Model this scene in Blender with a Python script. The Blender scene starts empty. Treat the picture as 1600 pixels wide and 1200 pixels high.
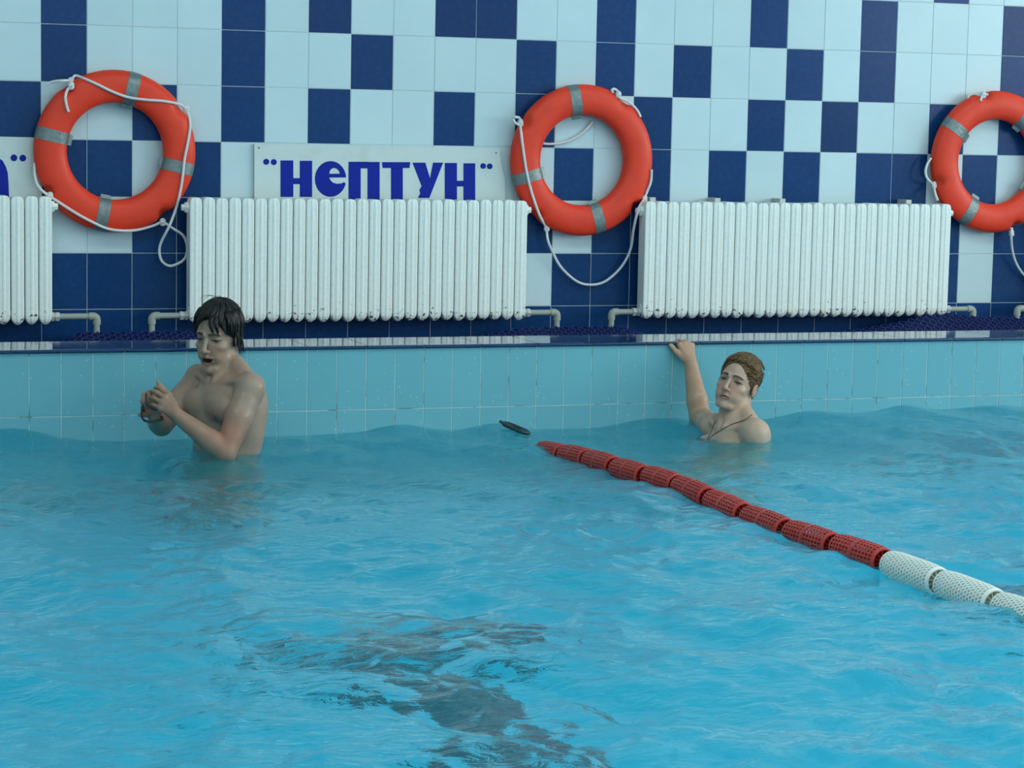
import bpy, bmesh, math, random
import numpy as np
from mathutils import Vector, Matrix
from mathutils.geometry import tessellate_polygon

# ------------------------------------------------------------------ camera
SC = bpy.context.scene
COL = SC.collection
F_PX = 3588.06
YAW, PITCH, ROLL = math.radians(19.535), math.radians(-6.3765), math.radians(1.1518)
CAM = np.array([-1.4173, -10.2285, 1.2818])

def cam_axes():
    cy, sy, cp, sp = math.cos(YAW), math.sin(YAW), math.cos(PITCH), math.sin(PITCH)
    fwd = np.array([sy*cp, cy*cp, sp]); right = np.array([cy, -sy, 0.0]); up = np.cross(right, fwd)
    cr, sr = math.cos(ROLL), math.sin(ROLL)
    return right*cr+up*sr, up*cr-right*sr, fwd
AR, AU, AF = cam_axes()

def ray(x, y): return AF + AR*(x-800)/F_PX - AU*(y-600)/F_PX
def on_y(x, y, Y): d = ray(x, y); return CAM + d*((Y-CAM[1])/d[1])
def on_z(x, y, Z): d = ray(x, y); return CAM + d*((Z-CAM[2])/d[2])
def at_depth(x, y, dep): return CAM + ray(x, y)*dep

cam = bpy.data.cameras.new('camera'); camo = bpy.data.objects.new('camera', cam); COL.objects.link(camo)
cam.sensor_fit = 'HORIZONTAL'; cam.sensor_width = 36.0; cam.lens = F_PX/1600*36
cam.clip_start = 0.05; cam.clip_end = 100
m = Matrix.Identity(4)
for i in range(3):
    m[i][0], m[i][1], m[i][2], m[i][3] = AR[i], AU[i], -AF[i], CAM[i]
camo.matrix_world = m
SC.camera = camo

# ------------------------------------------------------------------ light and exposure
SC.view_settings.view_transform = 'Standard'; SC.view_settings.look = 'None'
SC.view_settings.gamma = 1.0; SC.view_settings.use_curve_mapping = False
SC.view_settings.exposure = -1.4
world = bpy.data.worlds.new('world'); SC.world = world; world.use_nodes = True
bg = world.node_tree.nodes['Background']; bg.inputs[0].default_value = (0.75, 0.88, 1.0, 1); bg.inputs[1].default_value = 0.35

def area(name, loc, size, rot, power, color):
    l = bpy.data.lights.new(name, 'AREA'); l.shape = 'RECTANGLE'; l.size, l.size_y = size
    l.energy = power; l.color = color
    o = bpy.data.objects.new(name, l); o.location = loc; o.rotation_euler = rot; COL.objects.link(o)
    return o
R90 = math.pi/2
DAY = (0.93, 1.0, 0.97)
XL, XR, YF, ZC = -7.0, 11.5, -16.0, 5.2         # hall: left wall, right wall, wall behind the camera, ceiling
for k in range(4):                               # tall windows of the right-hand wall
    area('window_daylight', (XR-0.06, -12.6+3.2*k, 2.75), (2.5, 2.7), (0, R90, 0), 415, DAY)
for k in range(5):                               # windows behind the camera
    area('window_daylight', (-4.6+3.4*k, YF+0.06, 2.9), (2.6, 2.8), (R90, 0, 0), 92, DAY)
for k in range(3):
    for j in range(2):                           # ceiling luminaires
        area('ceiling_lamp_light', (-2.5+4.0*k, -10.5+5.5*j, ZC-0.14), (2.4, 1.2), (0, 0, 0), 150, (0.93, 1.0, 0.98))

# ------------------------------------------------------------------ helpers
rng = random.Random(7)

def link(o, parent=None):
    COL.objects.link(o)
    if parent is not None: o.parent = parent
    return o
def mesh_obj(name, verts, faces, mat, parent=None, smooth=False, mats=None, midx=None):
    me = bpy.data.meshes.new(name); me.from_pydata([tuple(map(float, v)) for v in verts], [], [tuple(f) for f in faces])
    for mt in (mats or [mat]): me.materials.append(mt)
    if midx is not None: me.polygons.foreach_set('material_index', midx)
    if smooth: me.polygons.foreach_set('use_smooth', [True]*len(me.polygons))
    me.update()
    return link(bpy.data.objects.new(name, me), parent)
def inst(name, me, loc, parent=None, rot=(0, 0, 0), scale=(1, 1, 1)):
    o = bpy.data.objects.new(name, me); o.location = loc; o.rotation_euler = rot; o.scale = scale
    return link(o, parent)
def empty(name, loc=(0, 0, 0)):
    o = bpy.data.objects.new(name, None); o.location = loc; o.empty_display_size = 0.05
    return link(o)
def tag(o, label=None, cat=None, group=None, kind=None):
    if label: o['label'] = label
    if cat: o['category'] = cat
    if group: o['group'] = group
    if kind: o['kind'] = kind
    return o

class MB:
    """collects geometry for one mesh"""
    def __init__(self): self.v = []; self.f = []; self.mi = []
    def add(self, v, f, mi=0):
        n = len(self.v); self.v += [tuple(map(float, p)) for p in v]; self.f += [tuple(n+i for i in q) for q in f]; self.mi += [mi]*len(f)
    def box(self, a, b, mi=0):
        (x0, y0, z0), (x1, y1, z1) = a, b
        self.add([(x0,y0,z0),(x1,y0,z0),(x1,y1,z0),(x0,y1,z0),(x0,y0,z1),(x1,y0,z1),(x1,y1,z1),(x0,y1,z1)],
                 [(0,3,2,1),(4,5,6,7),(0,1,5,4),(1,2,6,5),(2,3,7,6),(3,0,4,7)], mi)
    def tube(self, pts, radii, n=8, closed=False, caps=True, mi=0, flat=1.0):
        pts = [np.array(p, float) for p in pts]; m_ = len(pts)
        if not hasattr(radii, '__len__'): radii = [radii]*m_
        T = []
        for i in range(m_):
            a = pts[(i-1) % m_] if (closed or i > 0) else pts[i]
            b = pts[(i+1) % m_] if (closed or i < m_-1) else pts[i]
            t = b-a; T.append(t/(np.linalg.norm(t)+1e-9))
        nrm = np.cross(T[0], [0, 0, 1.0])
        if np.linalg.norm(nrm) < 1e-3: nrm = np.cross(T[0], [1.0, 0, 0])
        nrm /= np.linalg.norm(nrm)
        V = []
        for i in range(m_):
            nrm = nrm-T[i]*np.dot(nrm, T[i]); nrm /= np.linalg.norm(nrm)+1e-9
            bn = np.cross(T[i], nrm)
            for j in range(n):
                a = 2*math.pi*j/n
                V.append(pts[i]+radii[i]*(math.cos(a)*nrm+flat*math.sin(a)*bn))
        Fc = []
        for i in range(m_ if closed else m_-1):
            for j in range(n):
                Fc.append((i*n+j, i*n+(j+1) % n, ((i+1) % m_)*n+(j+1) % n, ((i+1) % m_)*n+j))
        if caps and not closed:
            Fc.append(tuple(range(n-1, -1, -1))); Fc.append(tuple((m_-1)*n+j for j in range(n)))
        self.add(V, Fc, mi)
    def prism(self, poly, y0, y1, mi=0):
        """poly in (x,z) pulled from y0 (front) to y1 (back)"""
        n = len(poly)
        V = [(x, y0, z) for x, z in poly]+[(x, y1, z) for x, z in poly]
        self.add(V, [tuple(range(n)), tuple(range(2*n-1, n-1, -1))]+[(i, i+n, (i+1) % n+n, (i+1) % n) for i in range(n)], mi)
    def prism_holes(self, loops, y0, y1, mi=0):
        """outline and holes in (x,z), pulled from y0 to y1"""
        tri = tessellate_polygon([[Vector((x, 0, z)) for x, z in lp] for lp in loops]); flat = [p for lp in loops for p in lp]; n = len(flat)
        self.add([(x, y0, z) for x, z in flat]+[(x, y1, z) for x, z in flat], [tuple(t) for t in tri]+[tuple(i+n for i in t) for t in tri], mi)
        k = 0
        for lp in loops:
            m_ = len(lp); self.add([(x, y, z) for y in (y0, y1) for x, z in lp], [(i, (i+1) % m_, (i+1) % m_+m_, i+m_) for i in range(m_)], mi)
    def build(self, name, mat, parent=None, smooth=False, mats=None):
        o = mesh_obj(name, self.v, self.f, mat, parent, smooth, mats, self.mi if mats else None)
        bm = bmesh.new(); bm.from_mesh(o.data); bmesh.ops.recalc_face_normals(bm, faces=bm.faces); bm.to_mesh(o.data); bm.free()
        return o

def spline(P, n=8, closed=False):
    """Catmull-Rom through the points"""
    P = [np.array(p, float) for p in P]; m_ = len(P); out = []
    for i in range(m_ if closed else m_-1):
        p0 = P[(i-1) % m_] if (closed or i > 0) else 2*P[0]-P[1]
        p1 = P[i]; p2 = P[(i+1) % m_]
        p3 = P[(i+2) % m_] if (closed or i+2 < m_) else 2*P[-1]-P[-2]
        for k in range(n):
            t = k/n
            out.append(0.5*((2*p1)+(-p0+p2)*t+(2*p0-5*p1+4*p2-p3)*t*t+(-p0+3*p1-3*p2+p3)*t**3))
    if not closed: out.append(P[-1])
    return out

# ------------------------------------------------------------------ materials
def lin(c):
    return tuple(((v/255)/12.92 if v/255 <= 0.04045 else ((v/255+0.055)/1.055)**2.4) for v in c)
def mat(name, color, rough=0.5, metal=0.0, spec=0.5, noise=None, vary=0.0, bump=None, coat=0.0):
    """noise=(scale, colour2, low, high): a second colour in patches; vary: brightness change per object; bump=(scale, strength)"""
    mt = bpy.data.materials.new(name); mt.use_nodes = True; nt = mt.node_tree; N = nt.nodes; L = nt.links
    b = N['Principled BSDF']; b.inputs['Roughness'].default_value = rough; b.inputs['Metallic'].default_value = metal
    b.inputs['Specular IOR Level'].default_value = spec; b.inputs['Coat Weight'].default_value = coat
    rgb = N.new('ShaderNodeRGB'); rgb.outputs[0].default_value = (*color, 1); src = rgb.outputs[0]
    tc = N.new('ShaderNodeTexCoord'); geo = N.new('ShaderNodeNewGeometry')
    if noise:
        nz = N.new('ShaderNodeTexNoise'); nz.inputs['Scale'].default_value = noise[0]; nz.inputs['Detail'].default_value = 5
        L.new(geo.outputs['Position'], nz.inputs['Vector'])
        mr = N.new('ShaderNodeMapRange'); mr.inputs['From Min'].default_value = noise[2]; mr.inputs['From Max'].default_value = noise[3]
        L.new(nz.outputs[0], mr.inputs['Value'])
        mx = N.new('ShaderNodeMix'); mx.data_type = 'RGBA'; mx.inputs['B'].default_value = (*noise[1], 1)
        L.new(mr.outputs[0], mx.inputs['Factor']); L.new(src, mx.inputs['A']); src = mx.outputs['Result']
    if vary:
        oi = N.new('ShaderNodeObjectInfo'); mr2 = N.new('ShaderNodeMapRange')
        mr2.inputs['To Min'].default_value = 1-vary; mr2.inputs['To Max'].default_value = 1+vary
        L.new(oi.outputs['Random'], mr2.inputs['Value'])
        hs = N.new('ShaderNodeHueSaturation'); L.new(mr2.outputs[0], hs.inputs['Value']); L.new(src, hs.inputs['Color']); src = hs.outputs[0]
    L.new(src, b.inputs['Base Color'])
    if bump:
        nb = N.new('ShaderNodeTexNoise'); nb.inputs['Scale'].default_value = bump[0]; nb.inputs['Detail'].default_value = 4
        L.new(geo.outputs['Position'], nb.inputs['Vector'])
        bp = N.new('ShaderNodeBump'); bp.inputs['Strength'].default_value = bump[1]; bp.inputs['Distance'].default_value = 0.01
        L.new(nb.outputs[0], bp.inputs['Height']); L.new(bp.outputs[0], b.inputs['Normal'])
    return mt

M = {}
M['white_tile'] = mat('white_tile', (0.59, 0.75, 0.80), 0.25, spec=0.35, noise=(3.0, (0.63, 0.79, 0.83), 0.4, 0.7), vary=0.03)
M['navy_tile'] = mat('navy_tile', (0.006, 0.046, 0.165), 0.22, spec=0.16, noise=(40, (0.010, 0.058, 0.185), 0.45, 0.75), vary=0.10)
M['grout'] = mat('grout', (0.55, 0.66, 0.68), 0.8)
M['plaster'] = mat('plaster', (0.72, 0.80, 0.82), 0.8)
M['ceiling'] = mat('ceiling', (0.75, 0.80, 0.82), 0.9)
M['ledge_tile'] = mat('ledge_tile', (0.010, 0.038, 0.115), 0.06, noise=(60, (0.015, 0.050, 0.14), 0.5, 0.75), vary=0.06, spec=0.8, bump=(30, 0.04))
M['deck'] = mat('deck', (0.012, 0.035, 0.14), 0.35)
M['radiator'] = mat('radiator_paint', (0.87, 0.94, 0.90), 0.42, noise=(60, (0.81, 0.89, 0.85), 0.45, 0.7), bump=(220, 0.10))
M['rope'] = mat('white_rope', (0.80, 0.82, 0.82), 0.7, bump=(400, 0.4))
M['orange'] = mat('orange_plastic', (0.90, 0.058, 0.022), 0.40, spec=0.3, noise=(9, (0.80, 0.048, 0.020), 0.45, 0.75))
M['tape'] = mat('grey_reflective_tape', (0.17, 0.215, 0.215), 0.36, metal=0.35, noise=(50, (0.25, 0.29, 0.285), 0.4, 0.7), bump=(120, 0.2))
M['board'] = mat('white_board', (0.66, 0.76, 0.74), 0.4, noise=(12, (0.60, 0.70, 0.67), 0.5, 0.75))
M['letter'] = mat('blue_letter', (0.002, 0.018, 0.33), 0.5, spec=0.2)
M['pipe'] = mat('grey_pipe', (0.36, 0.40, 0.36), 0.5)
M['nut'] = mat('pale_fitting', (0.55, 0.60, 0.57), 0.45, noise=(120, (0.30, 0.22, 0.12), 0.60, 0.72))
M['mat_blue'] = mat('blue_rubber', (0.006, 0.024, 0.17), 0.45)
M['mat_dark'] = mat('dark_blue_rubber', (0.004, 0.010, 0.075), 0.6)
M['red_float'] = mat('red_plastic', (0.52, 0.050, 0.036), 0.38, vary=0.08)
M['red_dark'] = mat('red_core_plastic', (0.40, 0.028, 0.020), 0.35)
M['white_float'] = mat('white_plastic', (0.86, 0.90, 0.83), 0.4, vary=0.03)
M['white_core'] = mat('cream_core_plastic', (0.68, 0.70, 0.56), 0.45)
M['steel'] = mat('dark_steel', (0.06, 0.09, 0.09), 0.4, metal=0.6)
M['black'] = mat('black_rubber', (0.008, 0.009, 0.011), 0.4)
M['screw'] = mat('screw', (0.05, 0.06, 0.06), 0.4, metal=0.8)

# pale pool tile with splash drops
def pool_tile_mat():
    mt = mat('pool_tile', (0.155, 0.43, 0.50), 0.22, spec=0.4, vary=0.03)
    nt = mt.node_tree; N = nt.nodes; L = nt.links; b = N['Principled BSDF']
    src = b.inputs['Base Color'].links[0].from_socket
    geo = N.new('ShaderNodeNewGeometry'); vo = N.new('ShaderNodeTexVoronoi'); vo.inputs['Scale'].default_value = 38
    L.new(geo.outputs['Position'], vo.inputs['Vector'])
    lt = N.new('ShaderNodeMath'); lt.operation = 'LESS_THAN'; lt.inputs[1].default_value = 0.13; L.new(vo.outputs['Distance'], lt.inputs[0])
    nz = N.new('ShaderNodeTexNoise'); nz.inputs['Scale'].default_value = 7; L.new(geo.outputs['Position'], nz.inputs['Vector'])
    gt = N.new('ShaderNodeMath'); gt.operation = 'GREATER_THAN'; gt.inputs[1].default_value = 0.52; L.new(nz.outputs[0], gt.inputs[0])
    mu = N.new('ShaderNodeMath'); mu.operation = 'MULTIPLY'; L.new(lt.outputs[0], mu.inputs[0]); L.new(gt.outputs[0], mu.inputs[1])
    m2 = N.new('ShaderNodeMath'); m2.operation = 'MULTIPLY'; m2.inputs[1].default_value = 0.35; L.new(mu.outputs[0], m2.inputs[0])
    mx = N.new('ShaderNodeMix'); mx.data_type = 'RGBA'; mx.inputs['B'].default_value = (0.55, 0.78, 0.82, 1)
    L.new(m2.outputs[0], mx.inputs['Factor']); L.new(src, mx.inputs['A']); L.new(mx.outputs['Result'], b.inputs['Base Color'])
    return mt
M['pool_tile'] = pool_tile_mat()
M['pool_grout'] = mat('pool_grout', (0.58, 0.70, 0.66), 0.8, noise=(14, (0.18, 0.22, 0.19), 0.56, 0.68))
M['pool_floor'] = mat('pool_floor', (0.085, 0.74, 0.93), 0.6)
M['lane_mark'] = mat('lane_mark_tile', (0.010, 0.018, 0.05), 0.5)

# rusty lower edge of the radiators: brown flecks where the paint has come off
def rad_rust():
    mt = M['radiator']; nt = mt.node_tree; N = nt.nodes; L = nt.links; b = N['Principled BSDF']
    src = b.inputs['Base Color'].links[0].from_socket
    geo = N.new('ShaderNodeNewGeometry'); sep = N.new('ShaderNodeSeparateXYZ'); L.new(geo.outputs['Position'], sep.inputs[0])
    mr = N.new('ShaderNodeMapRange'); mr.inputs['From Min'].default_value = 0.56; mr.inputs['From Max'].default_value = 0.392
    mr.inputs['To Min'].default_value = 0.0; mr.inputs['To Max'].default_value = 0.22
    L.new(sep.outputs['Z'], mr.inputs['Value'])
    nz = N.new('ShaderNodeTexNoise'); nz.inputs['Scale'].default_value = 55; nz.inputs['Detail'].default_value = 6; L.new(geo.outputs['Position'], nz.inputs['Vector'])
    ad = N.new('ShaderNodeMath'); ad.operation = 'ADD'; L.new(nz.outputs[0], ad.inputs[0]); L.new(mr.outputs[0], ad.inputs[1])
    m2 = N.new('ShaderNodeMapRange'); m2.inputs['From Min'].default_value = 0.78; m2.inputs['From Max'].default_value = 0.84; L.new(ad.outputs[0], m2.inputs['Value'])
    mx = N.new('ShaderNodeMix'); mx.data_type = 'RGBA'; mx.inputs['B'].default_value = (0.10, 0.055, 0.025, 1)
    L.new(m2.outputs[0], mx.inputs['Factor']); L.new(src, mx.inputs['A']); L.new(mx.outputs['Result'], b.inputs['Base Color'])
rad_rust()
# ------------------------------------------------------------------ levels (water surface is z = 0)
Z_LEDGE, Y_POOL, Y_LEDGE, Z_DECK, Z_FLOOR = 0.372, -1.10, -0.765, 0.28, -1.22
TW, TH, Z_R0 = 0.20, 0.25, 1.69                      # wall tiles, 20 x 25 cm
PT, PX0 = 0.1255, -0.201                             # pool wall tiles, 12.5 x 25 cm
Z_PROW = 0.104

def tile_mesh(name, w, h, t, ch, mt):
    """front face looks along -Y, chamfered edge; origin in the middle of the back"""
    a, b = w/2, h/2
    V = [(-a,0,-b),(a,0,-b),(a,0,b),(-a,0,b),(-a,-t+ch,-b),(a,-t+ch,-b),(a,-t+ch,b),(-a,-t+ch,b),
         (-a+ch,-t,-b+ch),(a-ch,-t,-b+ch),(a-ch,-t,b-ch),(-a+ch,-t,b-ch)]
    Fc = [(8,9,10,11)]
    for i in range(4):
        j = (i+1) % 4
        Fc += [(i, j, 4+j, 4+i), (4+i, 4+j, 8+j, 8+i)]
    me = bpy.data.meshes.new(name); me.from_pydata(V, [], Fc); me.materials.append(mt); me.update()
    bm = bmesh.new(); bm.from_mesh(me); bmesh.ops.recalc_face_normals(bm, faces=bm.faces)
    bm.to_mesh(me); bm.free()
    if me.polygons[0].normal.y > 0: me.flip_normals()
    return me

# --- back wall
wb = MB(); wb.box((XL, 0.0, -0.2), (XR, 0.2, ZC))
wall_back = tag(wb.build('wall_back', M['grout']), 'back wall clad in white and navy tiles', kind='structure')
ROWS = {   # columns -1..24 read off the photograph: N navy, w white (behind the radiators: navy below, mixed above)
 -2: 'wwNwwwNwwNwwwwNwwNwwwNwwwwww',
 -1: 'wwwwNwwwwNwwwNwwwNwwwwwNwwwNww'[:28],
  0: 'wNwwwNwNwwNNwwNwwwNwwNwwwN',
  1: 'wNwwwNwwNwwwNwNwNwwNwNwwwN',
  2: 'NwwNwNwNwwNwNwwNwwNwNwwNwN',
  3: 'wNNwNwwwwwwwwNwNwNwNwNNwNw',
  4: 'NwwNNwNNwNwNNwNNNwNNwNwNwN',
  5: 'NNNNNNNNNNNNwNNNNNNNNNNNwN',
  6: 'NNNNNNNNNNNNNNNNNNNNNNNNNN'}
me_w = tile_mesh('tile', TW-0.0028, TH-0.0028, 0.0020, 0.0010, M['white_tile'])
me_n = tile_mesh('tile', TW-0.0028, TH-0.0028, 0.0020, 0.0010, M['navy_tile'])
def wall_color(c, r):
    s = ROWS.get(r)
    if s is not None and 0 <= c+1 < len(s) and -1 <= c <= 24: return s[c+1]
    if r >= 5: return 'N'
    return 'N' if random.Random(c*131+r*977).random() < 0.36 else 'w'
C0, C1 = -4, 27
for r in range(-2, 7):
    for c in range(C0, C1):
        n_ = wall_color(c, r) == 'N'
        inst('tile', me_n if n_ else me_w, ((c+0.5)*TW, 0.0, Z_R0-(r-0.5)*TH), wall_back,
             (rng.uniform(-.0016, .0016), 0, rng.uniform(-.0016, .0016)))
tf = MB()
for r in range(-14, 7):
    for c in range(-35, 58):
        if (C0 <= c < C1 and r >= -2): continue
        z0 = Z_R0-r*TH+.0014; z1 = min(z0+TH-.0028, ZC-0.01)
        if z1-z0 < .02: continue
        x0 = c*TW+.0014; x1 = x0+TW-.0028
        tf.add([(x0, -.002, z0), (x1, -.002, z0), (x1, -.002, z1), (x0, -.002, z1), (x0, 0, z0), (x1, 0, z0), (x1, 0, z1), (x0, 0, z1)],
               [(0,1,2,3), (0,4,5,1), (1,5,6,2), (2,6,7,3), (3,7,4,0)], 1 if wall_color(c, r) == 'N' else 0)
tag(tf.build('tile_field', None, wall_back, mats=[M['white_tile'], M['navy_tile']]), kind='stuff')

# --- the other walls, ceiling, windows and lamps of the hall
def wall_with_windows(name, axis, pos, a0, a1, wins, zlo, zhi):
    """wall at x=pos or y=pos built of panels around its window openings"""
    mb = MB(); t = 0.2
    def bx(u0, u1, z0, z1):
        if axis == 'x': mb.box((min(pos, pos+t*sgn), u0, z0), (max(pos, pos+t*sgn), u1, z1))
        else: mb.box((u0, min(pos, pos+t*sgn), z0), (u1, max(pos, pos+t*sgn), z1))
    sgn = 1 if (axis == 'x' and pos > 0) else -1
    bx(a0, a1, -1.4, zlo); bx(a0, a1, zhi, ZC)
    u = a0
    for w0, w1 in wins: bx(u, w0, zlo, zhi); u = w1
    bx(u, a1, zlo, zhi)
    return tag(mb.build(name, M['plaster']), kind='structure')
winR = [(-12.6+3.2*k-1.4, -12.6+3.2*k+1.4) for k in range(4)]
winF = [(-4.6+3.4*k-1.3, -4.6+3.4*k+1.3) for k in range(5)]
tag(wall_with_windows('wall_right', 'x', XR, YF, 0.0, winR, 1.45, 4.05), 'pale plaster wall with tall windows')
tag(wall_with_windows('wall_front', 'y', YF, XL, XR, winF, 1.5, 4.3), 'pale plaster wall with windows opposite the tiled wall')
wl = MB(); wl.box((XL-.2, YF, -1.4), (XL, 0, ZC)); tag(wl.build('wall_left', M['plaster']), 'pale plaster side wall', kind='structure')
cl = MB(); cl.box((XL-.2, YF-.2, ZC), (XR+.2, .2, ZC+.2)); tag(cl.build('ceiling', M['ceiling']), 'pale flat ceiling', kind='structure')
nwin = 0
for axis, wins, zlo, zhi in (('x', winR, 1.45, 4.05), ('y', winF, 1.5, 4.3)):
    for w0, w1 in wins:
        nwin += 1; mb = MB()
        def bx(u0, u1, z0, z1):
            if axis == 'x': mb.box((XR+.05, u0, z0), (XR+.12, u1, z1))
            else: mb.box((u0, YF-.12, z0), (u1, YF-.05, z1))
        e = .06
        bx(w0, w1, zlo, zlo+e); bx(w0, w1, zhi-e, zhi); bx(w0, w0+e, zlo, zhi); bx(w1-e, w1, zlo, zhi)
        bx((w0+w1)/2-e/2, (w0+w1)/2+e/2, zlo, zhi); bx(w0, w1, zhi-.9, zhi-.9+e)
        tag(mb.build('window_%d' % nwin, M['board']), 'white framed tall window', kind='structure')
me_lampbody = None
for k in range(3):
    for j in range(2):
        x, y = -2.5+4.0*k, -10.5+5.5*j
        root = tag(empty('ceiling_lamp', (x, y, ZC)), 'long flat luminaire on the ceiling', 'lamp', 'ceiling luminaires')
        mb = MB(); mb.box((-1.25, -.65, -.12), (1.25, .65, 0)); mb.build('housing', M['board'], root)

# --- pool: wall, ledge, deck behind it, floor
pw = MB(); pw.box((XL, Y_POOL+0.002, Z_FLOOR-.2), (XR, Y_LEDGE, Z_LEDGE-0.010))
wall_pool = tag(pw.build('wall_pool', M['pool_grout']), 'pool wall of pale turquoise tiles', kind='structure')
me_p = tile_mesh('tile', PT-0.0032, 0.25-0.003, 0.0020, 0.0010, M['pool_tile'])
z_top = Z_LEDGE-0.014
me_p0 = tile_mesh('tile', PT-0.0032, z_top-Z_PROW-0.003, 0.0020, 0.0010, M['pool_tile'])
for k in range(-12, 48):
    for row in range(2):
        zc = (z_top+Z_PROW)/2 if row == 0 else Z_PROW-0.125
        inst('tile', me_p0 if row == 0 else me_p, (PX0+PT*(k+0.5), Y_POOL+0.002, zc), wall_pool, (rng.uniform(-.002, .002), 0, rng.uniform(-.003, .003)))
tf = MB()
for row in range(0, 6):
    for k in range(-54, 93):
        if -12 <= k < 48 and row < 2: continue
        z1 = (z_top if row == 0 else Z_PROW-0.25*(row-1))-.0015; z0 = Z_PROW-0.25*row+.0015
        x0 = PX0+PT*k+.0016; x1 = x0+PT-.0032
        tf.add([(x0, Y_POOL, z0), (x1, Y_POOL, z0), (x1, Y_POOL, z1), (x0, Y_POOL, z1)], [(0,1,2,3)])
tag(tf.build('tile_field', M['pool_tile'], wall_pool), kind='stuff')

led = MB(); led.box((XL, Y_POOL+0.004, Z_LEDGE-.03), (XR, Y_LEDGE-0.002, Z_LEDGE-0.004))
ledge = tag(led.build('trim_1', M['pool_grout']), 'raised ledge of glossy navy tiles along the pool edge', kind='structure')
def ledge_mesh():
    w, d = 2*PT-0.003, Y_LEDGE-Y_POOL; mb = MB(); a = w/2; r_ = .006
    prof = [(d, -.02), (d, -.002), (d-.002, 0), (0.0, 0), (-.008, -.001), (-.012, -.004), (-.0135, -.008), (-.012, -.012), (0.0, -.0135), (0.004, -.02)]
    n = len(prof); V = [(-a, y, z) for y, z in prof]+[(a, y, z) for y, z in prof]
    mb.add(V, [(i, (i+1) % n, (i+1) % n+n, i+n) for i in range(n)]+[tuple(range(n)), tuple(range(2*n-1, n-1, -1))])
    o = mb.build('coping_tile', M['ledge_tile']); me = o.data; bpy.data.objects.remove(o); return me
me_l = ledge_mesh()
for k in range(-7, 26):
    inst('coping_tile', me_l, (PX0+PT*(2*k+2), Y_POOL, Z_LEDGE), ledge, (rng.uniform(-.0015, .0015), rng.uniform(-.0015, .0015), 0))
for (x0, x1) in ((XL, PX0+PT*(2*-7+1)), (PX0+PT*(2*25+3), XR)):
    mb = MB(); mb.box((x0, Y_POOL-.012, Z_LEDGE-.014), (x1, Y_LEDGE, Z_LEDGE)); tag(mb.build('coping_strip', M['ledge_tile'], ledge), kind='stuff')
dk = MB(); dk.box((XL, Y_LEDGE, Z_DECK-.3), (XR, 0.0, Z_DECK)); tag(dk.build('deck', M['deck']), 'dark blue deck behind the ledge', kind='structure')

fl = MB(); fl.box((XL, YF, Z_FLOOR-.2), (XR, Y_POOL+.01, Z_FLOOR))
floor = tag(fl.build('floor', M['pool_floor']), 'light blue pool floor under the water', kind='structure')
LANES = (0.60, 3.08, -1.9, 5.6)
for xc in LANES:                                  # dark lane lines, ending in a crossbar two metres from the wall
    mb = MB(); mb.box((xc-.125, YF+1, Z_FLOOR), (xc+.125, -3.62, Z_FLOOR+.004)); mb.box((xc-.5, -3.62, Z_FLOOR), (xc+.5, -3.37, Z_FLOOR+.004))
    mb.build('lane_line', M['lane_mark'], floor)

# --- water
def wave_height(X, Y):
    r_ = np.random.RandomState(11); H = np.zeros_like(X)
    def band(n, l0, l1, amp, a0=0, spread=math.pi):
        nonlocal H
        for _ in range(n):
            lam = math.exp(r_.uniform(math.log(l0), math.log(l1))); th = a0+r_.uniform(-spread, spread); ph = r_.uniform(0, 6.283)
            k = 2*math.pi/lam; A = amp*(lam/l1)*r_.uniform(.6, 1.2)
            p = k*(X*math.cos(th)+Y*math.sin(th))+ph
            p = p+0.6*np.sin(0.37*k*(X*math.sin(th)-Y*math.cos(th))+ph*1.7)
            s = np.sin(p); H = H+A*(s+0.25*np.cos(2*p))
    band(5, .9, 2.0, .0095, 1.4, .9)
    band(9, .35, .8, .0046, 1.2, 1.3)
    band(14, .14, .32, .0019, 1.3, 1.5)
    band(18, .055, .13, .00068, 1.3, 1.6)
    H = H*(0.35+0.65*np.clip((Y_POOL-Y)/0.5, 0, 1))
    H = H+0.042*np.clip((X-2.5)/1.0, 0, 1)*np.exp(-((Y-Y_POOL)/1.1)**2)
    # humps of water slapping against the wall
    for hx, hy, a, s in ((-.28, -1.1, .065, .20), (1.33, -1.12, .036, .14), (1.74, -1.15, .034, .12), (2.50, -1.12, .040, .18), (3.22, -1.1, .024, .16), (3.70, -1.1, .030, .13), (4.12, -1.1, .016, .13)):
        H = H+a*np.exp(-((X-hx)/s)**2-((Y-hy)/.28)**2)
    return H
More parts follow.
